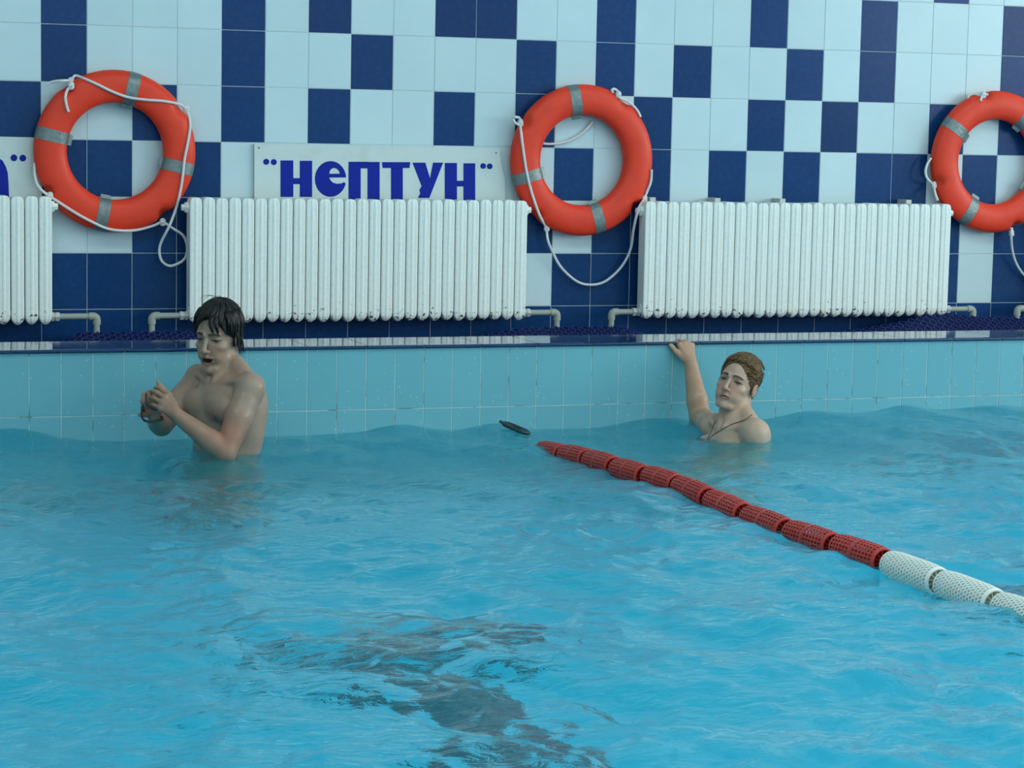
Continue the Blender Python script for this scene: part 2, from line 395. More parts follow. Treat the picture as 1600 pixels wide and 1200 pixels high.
def water():
    xs = np.concatenate([np.arange(XL+.03, -2.2, .12), np.arange(-2.2, 5.6, .016), np.arange(5.6, XR-.03, .12), [XR-.03]])
    ys = np.concatenate([np.arange(YF+.03, -7.2, .12), np.arange(-7.2, Y_POOL-.005, .016), [Y_POOL-.005]])
    X, Y = np.meshgrid(xs, ys, indexing='ij'); H = wave_height(X, Y)
    nx, ny = len(xs), len(ys)
    V = np.stack([X, Y, H], -1).reshape(-1, 3).astype(np.float32)
    i, j = np.meshgrid(np.arange(nx-1), np.arange(ny-1), indexing='ij'); a = (i*ny+j).ravel()
    Q = np.stack([a, a+ny, a+ny+1, a+1], -1).astype(np.int32)
    me = bpy.data.meshes.new('pool_water'); me.vertices.add(len(V)); me.vertices.foreach_set('co', V.ravel())
    me.loops.add(Q.size); me.loops.foreach_set('vertex_index', Q.ravel()); me.polygons.add(len(Q))
    me.polygons.foreach_set('loop_start', np.arange(0, Q.size, 4, dtype=np.int32)); me.polygons.foreach_set('use_smooth', np.ones(len(Q), bool))
    me.update(calc_edges=True); me.validate()
    mt = bpy.data.materials.new('pool_water'); mt.use_nodes = True; nt = mt.node_tree; N = nt.nodes; L = nt.links; b = N['Principled BSDF']
    b.inputs['Roughness'].default_value = 0.02; b.inputs['IOR'].default_value = 1.333; b.inputs['Specular IOR Level'].default_value = 0.3
    b.inputs['Transmission Weight'].default_value = WATER_TRANS
    b.inputs['Base Color'].default_value = (*WATER_COL, 1)
    geo = N.new('ShaderNodeNewGeometry'); mp = N.new('ShaderNodeMapping'); mp.inputs['Scale'].default_value = (1.0, 1.9, 1.0); mp.inputs['Rotation'].default_value = (0, 0, .35)
    L.new(geo.outputs['Position'], mp.inputs['Vector'])
    n1 = N.new('ShaderNodeTexNoise'); n1.inputs['Scale'].default_value = 13; n1.inputs['Detail'].default_value = 5; n1.inputs['Distortion'].default_value = 0.8
    L.new(mp.outputs[0], n1.inputs['Vector'])
    # calm and choppy areas
    n2 = N.new('ShaderNodeTexNoise'); n2.inputs['Scale'].default_value = 1.1; n2.inputs['Detail'].default_value = 2; L.new(geo.outputs['Position'], n2.inputs['Vector'])
    mr = N.new('ShaderNodeMapRange'); mr.inputs['From Min'].default_value = .35; mr.inputs['From Max'].default_value = .65; mr.inputs['To Min'].default_value = .25; mr.inputs['To Max'].default_value = 1.0
    L.new(n2.outputs[0], mr.inputs['Value'])
    bp = N.new('ShaderNodeBump'); bp.inputs['Distance'].default_value = 0.010; L.new(n1.outputs[0], bp.inputs['Height'])
    L.new(mr.outputs[0], bp.inputs['Strength']); L.new(bp.outputs[0], b.inputs['Normal'])
    me.materials.append(mt)
    o = link(bpy.data.objects.new('pool_water', me))
    tag(o, 'rippled turquoise pool water', 'water', kind='stuff')
    return o
WATER_TRANS, WATER_COL = 0.88, (0.14, 0.80, 0.95)
water()
# ------------------------------------------------------------------ radiators
RAD_Y0, RAD_Y1 = -0.165, -0.075                     # front and back of the columns
Z_RT, Z_RB = 0.945, 0.388
def section_mesh(w):
    """one cast column: flat front with a central rib, rounded top, pointed foot"""
    a = w/2-.0019; d = RAD_Y1-RAD_Y0
    prof = [(-a, .006), (-a*.95, .0015), (-a*.75, .0), (-a*.30, .0), (-a*.12, -.0022), (a*.12, -.0022), (a*.30, .0), (a*.75, .0), (a*.95, .0015), (a, .006),
            (a, d-.016), (a*.8, d), (-a*.8, d), (-a, d-.016)]
    H = Z_RT-Z_RB
    rings = [(0.0, .26, .55), (.006, .52, .72), (.014, .76, .86), (.024, .92, .95), (.040, .995, 1.0), (.30, 1, 1), (H-.04, 1, 1), (H-.020, .98, .985), (H-.008, .86, .95), (H-.002, .66, .90), (H, .40, .85)]
    mb = MB(); n = len(prof); V = []
    for z, sx, sy in rings:
        for x, y in prof: V.append((x*sx, (y-d/2)*sy, z))
    Fc = [(i*n+j, i*n+(j+1) % n, (i+1)*n+(j+1) % n, (i+1)*n+j) for i in range(len(rings)-1) for j in range(n)]
    Fc += [tuple(range(n-1, -1, -1)), tuple((len(rings)-1)*n+j for j in range(n))]
    mb.add(V, Fc)
    # hubs that join the columns at top and bottom
    for z in (.045, H-.045):
        mb.tube([(-w/2, 0, z), (w/2, 0, z)], .026, 10)
    o = mb.build('section', M['radiator'], smooth=False); me = o.data; bpy.data.objects.remove(o)
    me.polygons.foreach_set('use_smooth', [len(p.vertices) == 4 and abs(p.normal.z) < .5 and False for p in me.polygons]); return me
def radiator(x0, x1, n, label, plugs, tabs=(), tab_up=.014):
    w = (x1-x0)/n; me = section_mesh(w); yc = (RAD_Y0+RAD_Y1)/2
    root = tag(empty('radiator', (x0, yc, Z_RB)), label, 'radiator', 'cast iron radiators on the tiled wall')
    for k in range(n):
        inst('section', me, (w*(k+.5), rng.uniform(-.0015, .0015), rng.uniform(-.002, .002)), root)
    for side, lev in plugs:
        x = 0 if side < 0 else x1-x0; z = Z_RT-Z_RB-.045 if lev else .031
        mb = MB(); mb.tube([(x, 0, z), (x+side*.012, 0, z), (x+side*.013, 0, z), (x+side*.028, 0, z)], [.026, .026, .017, .015], 6); mb.build('plug', M['radiator'], root)
    for fx in (tabs or (.12, .5, .86)):
        mb = MB(); x = (x1-x0)*fx; H = Z_RT-Z_RB+(.02 if False else 0)
        mb.box((x-.014, .02, H-.03), (x+.014, -yc-.006, H+(tab_up if tabs else -.012))); mb.build('bracket', M['nut'], root)
    return root
xa = on_y(296, 410, RAD_Y0)[0]; xb = on_y(823.5, 410, RAD_Y0)[0]
xc = on_y(1006, 410, RAD_Y0)[0]; xd = on_y(1484, 410, RAD_Y0)[0]
xe = on_y(82.5, 410, RAD_Y0)[0]
radiator(xa, xb, 27, 'long white cast iron radiator below the board lettered in blue with dots', [(-1, 1), (1, 1)])
radiator(xc, xd, 28, 'long white cast iron radiator between the two buoys on bare tiled wall', [(-1, 1), (1, 1)], (.04, .245, .455, .875), .018)
radiator(xe-14*.0598, xe, 14, 'white cast iron radiator cut off at the frame under the partial board', [(1, 1)])

# pipes: nut at the radiator, straight run, elbow down to the deck
def pipe(x0, side, zt, label, run=.17):
    root = tag(empty('heating_pipe', (x0, (RAD_Y0+RAD_Y1)/2, Z_DECK)), label, 'pipe', 'grey heating pipes')
    z = zt-Z_DECK; s = side
    mb = MB(); mb.tube([(s*.0, 0, z), (s*.010, 0, z)], .022, 6); mb.tube([(s*.010, 0, z), (s*.017, 0, z)], .016, 12); mb.tube([(s*.017, 0, z), (s*.034, 0, z)], .021, 6); mb.build('nut', M['nut'], root)
    mb = MB(); mb.tube([(s*.034, 0, z), (s*(run-.022), 0, z)], .0135, 14); mb.build('pipe_run', M['pipe'], root, smooth=False)
    el = [(s*(run-.034), 0, z)]+[(s*(run-.016+.016*math.sin(a)), 0, z-.016+.016*math.cos(a)) for a in np.linspace(0, R90, 6)]+[(s*run, 0, z-.036)]
    mb = MB(); mb.tube(el, .0175, 14); mb.build('elbow', M['pipe'], root, smooth=False)
    mb = MB(); mb.tube([(s*run, 0, z-.03), (s*run, 0, 0)], .0135, 14); mb.build('drop', M['pipe'], root)
ZP = 0.419
pipe(xe, 1, ZP, 'grey elbow pipe leaving the radiator under the partial board', on_y(150, 500, -.1)[0]-xe)
pipe(xa, -1, ZP, 'grey elbow pipe beside the dark-haired swimmer', xa-on_y(236, 500, -.1)[0])
pipe(xb, 1, ZP, 'grey elbow pipe leaving the radiator below the lettered board, under the rope loop', on_y(868, 495, -.1)[0]-xb)
pipe(xc, -1, ZP, 'grey elbow pipe joined to the bare-wall radiator, under the rope loop', xc-on_y(953, 490, -.1)[0])
pipe(xd, 1, ZP, 'grey elbow pipe at the radiator end above the heaped blue mat', on_y(1517, 485, -.1)[0]-xd)
xf = on_y(1586, 485, -.1)[0]
pipe(xf+.19, -1, ZP, 'grey elbow pipe above the mat, under the dangling rope end', .19)
radiator(xf+.19, xf+.19+10*.0598, 10, 'white cast iron radiator beyond the last elbow pipe', [(-1, 1)])

# ------------------------------------------------------------------ lettered boards
def board(name, outline, glyphs, label, cat='sign'):
    Y0 = -.020
    def q(p): w = on_y(p[0], p[1], Y0); return (w[0], w[2])
    pts = [q(p) for p in outline]; ox, oz = min(p[0] for p in pts), min(p[1] for p in pts)
    root = tag(empty(name, (ox, 0, oz)), label, cat, 'lettered boards')
    mb = MB(); mb.prism([(x-ox, z-oz) for x, z in pts], Y0, -.0085); mb.build('panel', M['board'], root)
    for g in glyphs:
        mb = MB()
        if 'loops' in g: mb.prism_holes([[(x-ox, z-oz) for x, z in [q(p) for p in lp]] for lp in g['loops']], Y0-.0016, Y0+.0005)
        for poly in g.get('polys', ()): mb.prism([(x-ox, z-oz) for x, z in [q(p) for p in poly]], Y0-.0016, Y0+.0005)
        mb.build(g['name'], M['letter'], root)
    for p in (outline[0], outline[1]):
        mb = MB()
        sx = 7 if p is outline[0] else -5
        w = q((p[0]+sx, p[1]+6)); mb.tube([(w[0]-ox, Y0-.002, w[1]-oz), (w[0]-ox, Y0+.002, w[1]-oz)], .0035, 8)
        mb.build('screw', M['screw'], root)
    return root
def cz(pts): return [(380+x/3.81, y/3.81) for x, y in pts]
def dot(cx, cy, r_): return [(cx+r_*math.cos(a), cy+r_*math.sin(a)) for a in np.linspace(0, 2*math.pi, 17)[:-1]]
def rect(x0, y0, x1, y1): return [(x0, y0), (x1, y0), (x1, y1), (x0, y1)]
B = 1230
def e_polys():
    cx, cy, rx, ry = 520, 1065, 93, 106
    arc = [(cx+rx*math.cos(t), cy+ry*math.sin(t)) for t in np.linspace(math.radians(15), math.radians(353), 44)]    # down, round the left, over the top
    bar = [(611, 1056), (512, 1057)]
    eye = [(512, 1034), (515, 1018), (526, 1004), (542, 999), (560, 1006), (571, 1020), (575, 1034)]
    slit = [(520, 1074), (536, 1088), (560, 1094), (584, 1092), (600, 1084)]
    return arc+bar+slit, eye
G = [
 {'name': 'quote_dots', 'polys': [cz(dot(137, 963, 18)), cz(dot(182, 965, 18))]},
 {'name': 'letter', 'polys': [cz(rect(222, 955, 298, 1172)), cz(rect(337, 957, 410, 1172)), cz(rect(297, 1060, 338, 1096))]},
 {'name': 'letter', 'loops': [cz(p) for p in e_polys()]},
 {'name': 'letter', 'polys': [cz(rect(627, 963, 699, B)), cz(rect(740, 964, 812, B)), cz(rect(698, 963, 741, 1002))]},
 {'name': 'letter', 'polys': [cz([(826, 965), (994, 965), (990, 1000), (830, 1000)]), cz(rect(880, 999, 950, B))]},
 {'name': 'letter', 'polys': [cz([(1008, 968), (1084, 968), (1112, 1062), (1130, 968), (1190, 968), (1108, 1178), (1040, 1178), (1054, 1150), (1048, 1132), (1062, 1108)])]},
 {'name': 'letter', 'polys': [cz(rect(1200, 970, 1272, B)), cz(rect(1311, 972, 1381, B)), cz(rect(1271, 1076, 1312, 1110))]},
 {'name': 'quote_dots', 'polys': [cz(dot(1428, 988, 17)), cz(dot(1467, 990, 17))]}]
board('sign_board', [(397.5, 225), (780, 233), (783, 256), (789, 280), (789.5, 322), (397.5, 318)], G,
      'white board with a blue six-letter word between dotted quotes above the radiator')
sh = [(-46, 262), (-40, 252), (-28, 245), (-12, 243), (-3, 246), (4, 251), (9, 260), (12, 270), (13.2, 285), (14.5, 318), (-10, 318), (-10.5, 285), (-14, 268), (-22, 262), (-30, 268)]
G2 = [{'name': 'letter', 'polys': [sh, [(-48, 290), (-40, 280), (-9, 277), (-9, 292), (-22, 294), (-28, 300), (-26, 318), (-50, 318)]]},
      {'name': 'quote_dots', 'polys': [dot(21.7, 246.6, 5.3), dot(35.6, 247, 5.3)]}]
board('sign_board', [(-260, 207), (64, 215), (66, 318), (-260, 318)], G2, 'partial white board at the frame with a rounded blue letter and two dots')

# ------------------------------------------------------------------ life buoys
RB, RR, RT = 0.2845, 0.0725, 0.046                  # ring radius, tube half width, tube half thickness
BY = -0.056
def buoy(cx, cy, tapes, notches, ropes, knots, label, behind=()):
    """tapes, notches: angles in degrees as seen from the front; ropes, knots: photo pixels"""
    c = on_y(cx, cy, BY); c = np.array([c[0], BY, c[2]])
    root = tag(empty('lifebuoy', tuple(c)), label, 'lifebuoy', 'orange lifebuoys on the wall')
    nu, nv = 128, 28; V = []
    def surf(u, v, off=0.0):
        # v = 0 outwards, v = 90 towards the viewer
        e = 0.86
        cu, sv = math.cos(v), math.sin(v)
        rx = math.copysign(abs(cu)**e, cu)*(RR+off); ry = math.copysign(abs(sv)**e, sv)*(RT+off)
        dent = 0
        for a in notches:
            du = (u-math.radians(a)+math.pi) % (2*math.pi)-math.pi
            dv = (v-math.radians(28)+math.pi) % (2*math.pi)-math.pi
            dent += .026*math.exp(-(du/.075)**4)*math.exp(-(dv/.62)**2)
        rho = RB+rx-dent*max(0, math.cos(v)*.9+.1); y = -ry+dent*.35
        return (rho*math.cos(u), y, rho*math.sin(u))
    for i in range(nu):
        for j in range(nv): V.append(surf(2*math.pi*i/nu, 2*math.pi*j/nv))
    Fc = [(i*nv+j, i*nv+(j+1) % nv, ((i+1) % nu)*nv+(j+1) % nv, ((i+1) % nu)*nv+j) for i in range(nu) for j in range(nv)]
    mb = MB(); mb.add(V, Fc); mb.build('ring', M['orange'], root, smooth=True)
    for a in tapes:
        mb = MB(); hw = .0265/RB; V = []; nu2 = 5
        # a loose end of the tape inside the ring
        for i in range(nu2):
            u = math.radians(a)+hw*(2*i/(nu2-1)-1)*(1.0)
            for j in range(nv):
                v = 2*math.pi*j/nv; du = u-math.radians(a); sc = (RB/(RB+RR*math.cos(v)))
                V.append(surf(math.radians(a)+du*sc, v, .0014))
        Fc = [(i*nv+j, i*nv+(j+1) % nv, (i+1)*nv+(j+1) % nv, (i+1)*nv+j) for i in range(nu2-1) for j in range(nv)]
        mb.add(V, Fc)
        t = mb.build('tape', M['tape'], root, smooth=True)
        mb = MB(); rr_ = RB-RR-.001; cs, sn = math.cos(math.radians(a)), math.sin(math.radians(a))
        def lp(rad, tang, y): return (rad*cs-tang*sn, y, rad*sn+tang*cs)
        mb.add([lp(rr_, -.024, -.012), lp(rr_, .024, -.012), lp(rr_-.016, .022, -.006), lp(rr_-.016, -.022, -.006),
                lp(rr_, -.024, -.009), lp(rr_, .024, -.009), lp(rr_-.016, .022, -.003), lp(rr_-.016, -.022, -.003)],
               [(0,1,2,3), (7,6,5,4), (0,4,5,1), (1,5,6,2), (2,6,7,3), (3,7,4,0)])
        mb.build('tape_end', M['tape'], t)
    def place(p, lift=.006):
        w = on_y(p[0], p[1], BY-RT); dx, dz = w[0]-c[0], w[2]-c[2]; rho = math.hypot(dx, dz); t = (rho-RB)/RR
        if len(p) > 2: y = p[2]; w = on_y(p[0], p[1], y)
        else:
            if abs(t) < 1: y = BY-RT*max(0, 1-abs(t)**2.3)**(1/2.3)-lift
            else: y = BY-lift*.2
            w = on_y(p[0], p[1], y)
        return np.array([w[0], w[1], w[2]])-c
    for path in ropes:
        ctl = []
        for p in path:
            q = place(p)+c; ctl.append((p[0], p[1], q[1]))
        pts = []
        for p in spline(ctl, 6):
            y = min(p[2], (place((p[0], p[1]))+c)[1]) if abs(math.hypot(*(np.array(on_y(p[0], p[1], BY-RT))-c)[[0, 2]])-RB) < RR*.97 else p[2]
            pts.append(np.array(on_y(p[0], p[1], y))-c)
        mb = MB(); mb.tube(pts, .0064, 8); mb.build('rope', M['rope'], root, smooth=True)
    for (kx, ky) in knots:
        k0 = place((kx, ky), .008); mb = MB()
        for t in range(2):
            ring = [k0+np.array([.009*math.cos(a), -.004+.004*math.sin(2*a+t), .009*math.sin(a)*(.7 if t else 1)+(.006 if t else -.004)]) for a in np.linspace(0, 2*math.pi, 11)[:-1]]
            mb.tube(ring, .0062, 7, closed=True)
        mb.build('knot', M['rope'], root, smooth=True)
    for path in behind:
        mb = MB(); mb.tube(spline([place((x, y, -.016)) for x, y in path], 6), .0062, 8); mb.build('rope', M['rope'], root, smooth=True)
    return root
buoy(180, 236.5, (76, 167, -13, -102), (128, 35, -52, 211),
     [[(112, 127), (115, 120), (122, 119), (150, 131), (175, 143), (200, 152), (228, 156), (255, 158), (280, 163), (291, 170)],
      [(291, 171), (296, 185), (297, 200), (293, 225), (288, 250), (284, 285), (276, 322), (265, 352, -.10), (252, 378, -.06), (249, 393, -.05), (253, 408, -.05), (265, 415.5, -.05), (280, 411, -.05), (290, 402, -.05), (292.5, 385, -.05), (286, 368, -.06), (270, 357, -.08), (256, 347)],
      [(252, 347), (235, 354), (205, 360.5), (170, 358), (140, 345), (115, 331), (95, 318), (81, 309), (66, 298, -.09), (58, 288, -.08), (54, 273, -.07), (54, 255, -.06)],
      [(110, 126), (100, 126, -.10), (87, 127, -.09), (79, 129, -.08), (72, 133, -.075)],
      [(111, 133), (105, 141), (102, 152), (104, 165), (107, 175)]],
     [(111, 127), (111, 134), (291, 170), (254, 347), (78, 306)],
     'orange lifebuoy with its white grab rope hanging in a loop beside the partial board')
buoy(909, 250.5, (100, 196, -74), (150, 54, 229, -38),
     [[(811, 196), (803, 190, -.09), (802, 185, -.09), (806, 183, -.10), (812, 185), (813, 194), (815, 215), (819, 245), (824, 275), (832, 305), (843, 336), (854, 356)],
      [(854, 356), (856, 375, -.07), (864, 395, -.05), (877, 418, -.04), (900, 439, -.03), (921, 445, -.03), (945, 440, -.03), (970, 418, -.04), (985, 390, -.06), (990, 358, -.10), (997, 328, -.13), (1005, 313)],
      [(1006, 312), (1012, 297), (1017, 283, -.09), (1018, 265, -.07)],
      [(958, 145), (956, 141), (960, 139), (966, 144), (967, 152), (978, 157), (988, 164), (996, 173), (1001, 183, -.08)]],
     [(813, 192), (854, 356), (1007, 311), (966, 148)],
     'orange lifebuoy with three grey tapes between the board and the bare-wall radiator',
     behind=[[(846, 224), (860, 225), (878, 223), (895, 217), (912, 206), (926, 190)]])
buoy(1553, 253, (146, 56, 240, -34), (103, 198, 292, 12),
     [[(1544, 148), (1538, 147), (1530, 149), (1521, 147), (1514, 149), (1512, 154)],
      [(1535, 149), (1533, 154), (1532, 158)],
      [(1455, 247, -.07), (1449, 256, -.07), (1446, 268, -.075), (1449, 279, -.08), (1458, 289), (1461, 302, -.10), (1465, 313, -.12)],
      [(1581, 356), (1580, 366, -.10), (1581, 385, -.07), (1585, 404, -.05), (1594, 422, -.04), (1608, 436, -.035), (1630, 442, -.03)]],
     [(1536, 148), (1459, 289), (1580, 364)],
     'orange lifebuoy cut off at the frame beside the end of the bare-wall radiator')

# ------------------------------------------------------------------ blue mat behind the ledge
def deck_mat():
    x0, x1 = -0.25, 6.0
    def h(x):
        return float(np.interp(x, [-.3, .05, .15, .62, .75, 1.9, 2.15, 2.25, 2.7, 2.85, 3.7, 3.99, 4.2, 4.34, 4.46, 4.64, 4.94, 6.0], [.012, .012, .060, .060, .012, .012, .05, .062, .062, .012, .012, .036, .070, .100, .108, .092, .080, .080]))
    root = tag(empty('deck_mat', (0, 0, Z_DECK)), 'blue openwork rubber mat lying along the deck behind the ledge', 'mat')
    def P(x, t, off=0.0):
        hh = h(x); y = -.33+.18*t; z = .004+(hh+.005)*t
        n = np.array([0, -hh, .18]); n /= np.linalg.norm(n)
        return np.array([x, y, z])+n*off
    mb = MB(); nx, nt_ = 260, 6; V = []
    for lay in (0.0, -.003):
        for i in range(nx+1):
            for j in range(nt_+1): V.append(P(x0+(x1-x0)*i/nx, j/nt_, lay))
    s = nt_+1; o_ = (nx+1)*s; Fc = []
    for i in range(nx):
        for j in range(nt_):
            a = i*s+j; Fc.append((a, a+s, a+s+1, a+1)); Fc.append((o_+a, o_+a+1, o_+a+s+1, o_+a+s))
    mb.add(V, Fc); mb.build('backing', M['mat_dark'], root)
    mb = MB(); p = .040; k = 0; x = x0+.02
    while x < x1-.03:
        n = 9; pts = [P(min(x1, x+(p*.20 if (j+k) % 2 else -p*.20)), j/n, .005) for j in range(n+1)]
        mb.tube(pts, .0036, 4)
        x += p*.62; k += 1
    tag(mb.build('honeycomb', M['mat_blue'], root), kind='stuff')
deck_mat()

# ------------------------------------------------------------------ lane rope
def float_mesh(r0, length, na, nl, mts, skew=0.0, band=True):
    """perforated drum: lattice shell with real holes, solid bands, recessed hub with fins, core tube along Y"""
    mb = MB(); th = .0028
    ys = np.linspace(-length/2+.010, length/2-.010, nl+1)
    def p(a, y, r_):
        a = a+skew*(y/length); return (r_*math.cos(a), y, r_*math.sin(a))
    def rad(y): return r0*(1-.10*(abs(y)/(length/2))**4)
    for i in range(na):
        for j in range(nl):
            a0, a1 = 2*math.pi*i/na, 2*math.pi*(i+1)/na; y0, y1 = ys[j], ys[j+1]
            if band and j == nl//2:                       # solid middle band
                q = [p(a0, y0, rad(y0)+.001), p(a1, y0, rad(y0)+.001), p(a1, y1, rad(y1)+.001), p(a0, y1, rad(y1)+.001)]
                mb.add(q, [(0,1,2,3)]); continue
            fa, fy = .20, .16; b0, b1 = a0+(a1-a0)*fa, a1-(a1-a0)*fa; z0, z1 = y0+(y1-y0)*fy, y1-(y1-y0)*fy
            O = [(a0, y0), (a1, y0), (a1, y1), (a0, y1)]; I = [(b0, z0), (b1, z0), (b1, z1), (b0, z1)]
            V = [p(a, y, rad(y)) for a, y in O]+[p(a, y, rad(y)) for a, y in I]+[p(a, y, rad(y)-th) for a, y in I]
            Fc = []
            for k in range(4):
                k2 = (k+1) % 4; Fc += [(k, k2, 4+k2, 4+k), (4+k, 4+k2, 8+k2, 8+k)]
            mb.add(V, Fc)
    n = na
    for s in (-1, 1):                            # end bands, rims, fins and hub discs
        ye = s*length/2; yi = s*(length/2-.010); rings = [(rad(yi), yi), (rad(ye)*1.0, s*(length/2-.003)), (rad(ye)*.96, ye), (rad(ye)*.86, ye), (rad(ye)*.84, s*(length/2-.020)), (.016, s*(length/2-.024))]
        V = [p(2*math.pi*i/n, y, r_) for r_, y in rings for i in range(n)]
        mb.add(V, [(k*n+i, k*n+(i+1) % n, (k+1)*n+(i+1) % n, (k+1)*n+i) for k in range(len(rings)-1) for i in range(n)], 0)
        for i in range(0, n, 2):
            a = 2*math.pi*i/n; da = .03
            V = [p(a-da, s*(length/2-.021), rad(ye)*.85), p(a+da, s*(length/2-.021), rad(ye)*.85), p(a+da*2, s*(length/2-.021), .016), p(a-da*2, s*(length/2-.021), .016)]
            V += [(x, s*(length/2-.006), z) for x, y, z in V]
            mb.add(V, [(4,5,6,7), (0,1,5,4), (1,2,6,5), (2,3,7,6), (3,0,4,7)], 1)
    mb.tube([(0, -length/2-.012, 0), (0, length/2+.012, 0)], .0155, 14, mi=1)
    o = mb.build('float', None, mats=mts); me = o.data; bpy.data.objects.remove(o); return me
rope_x, fpitch = 1.878, 0.303
lane = tag(empty('lane_rope', (rope_x, Y_POOL, 0)), 'floating lane rope of red and white perforated drums', 'lane rope')
me_red = float_mesh(.046, .268, 22, 13, [M['red_float'], M['red_dark']])
me_wht = float_mesh(.046, .272, 24, 17, [M['white_float'], M['white_core']], 3.0, False)
ys_f = [-1.63, -1.86, -2.11, -2.385, -2.64, -2.90, -3.20, -3.515, -3.815, -4.105, -4.408, -4.711, -5.014, -5.317, -5.62, -5.92, -6.22]
zs_f = [-.022, -.006, .004, .010, .016, .014, .010, .008, .010, .014, .014, .012, .010, .012, .014, .012, .01]
xs_f = [1.812, 1.828, 1.838, 1.845, 1.866, 1.872, 1.866, 1.862, 1.874, 1.892, 1.905, 1.909, 1.909, 1.905, 1.90, 1.90, 1.90]
for i, (y, z, x) in enumerate(zip(ys_f, zs_f, xs_f)):
    a = i-1 if i > 0 else 0; b = i+1 if i+1 < len(ys_f) else i
    dx, dz, dy = xs_f[b]-xs_f[a], zs_f[b]-zs_f[a], ys_f[b]-ys_f[a]
    red = i < 10
    sc = abs(dy)/(b-a)/fpitch
    o = inst('float', me_red if red else me_wht, (x-rope_x, y-Y_POOL, z), lane, (math.atan(dz/dy), 0, -math.atan(dx/dy)), (1, min(1, sc), 1))
    o['label'] = 'red perforated drum' if red else 'white perforated drum'
pts = [(x-rope_x, y-Y_POOL, z) for x, y, z in zip(xs_f, ys_f, zs_f)]
mb = MB(); mb.tube([(-.04, .0, -.06)]+[(-.05, -.25, -.05)]+pts, .004, 8); mb.build('cable', M['steel'], lane)
# steel tensioner between the last drum and the wall
a_, b_ = on_z(787, 661, .050)-np.array([rope_x, Y_POOL, 0]), on_z(825, 677, .022)-np.array([rope_x, Y_POOL, 0])
mb = MB(); d_ = b_-a_
side = np.cross(d_/np.linalg.norm(d_), [0, 0, 1.0])
for s in (-1, 1): mb.tube(spline([a_+side*.004*s, a_+d_*.2+side*.016*s, a_+d_*.8+side*.016*s, b_+side*.004*s], 5), .0085, 7)
mb.tube([a_-d_*.15, a_+d_*.35], .006, 7); mb.tube([b_-d_*.3, b_+d_*.05], .007, 7)
mb.build('tensioner', M['steel'], lane, smooth=True)
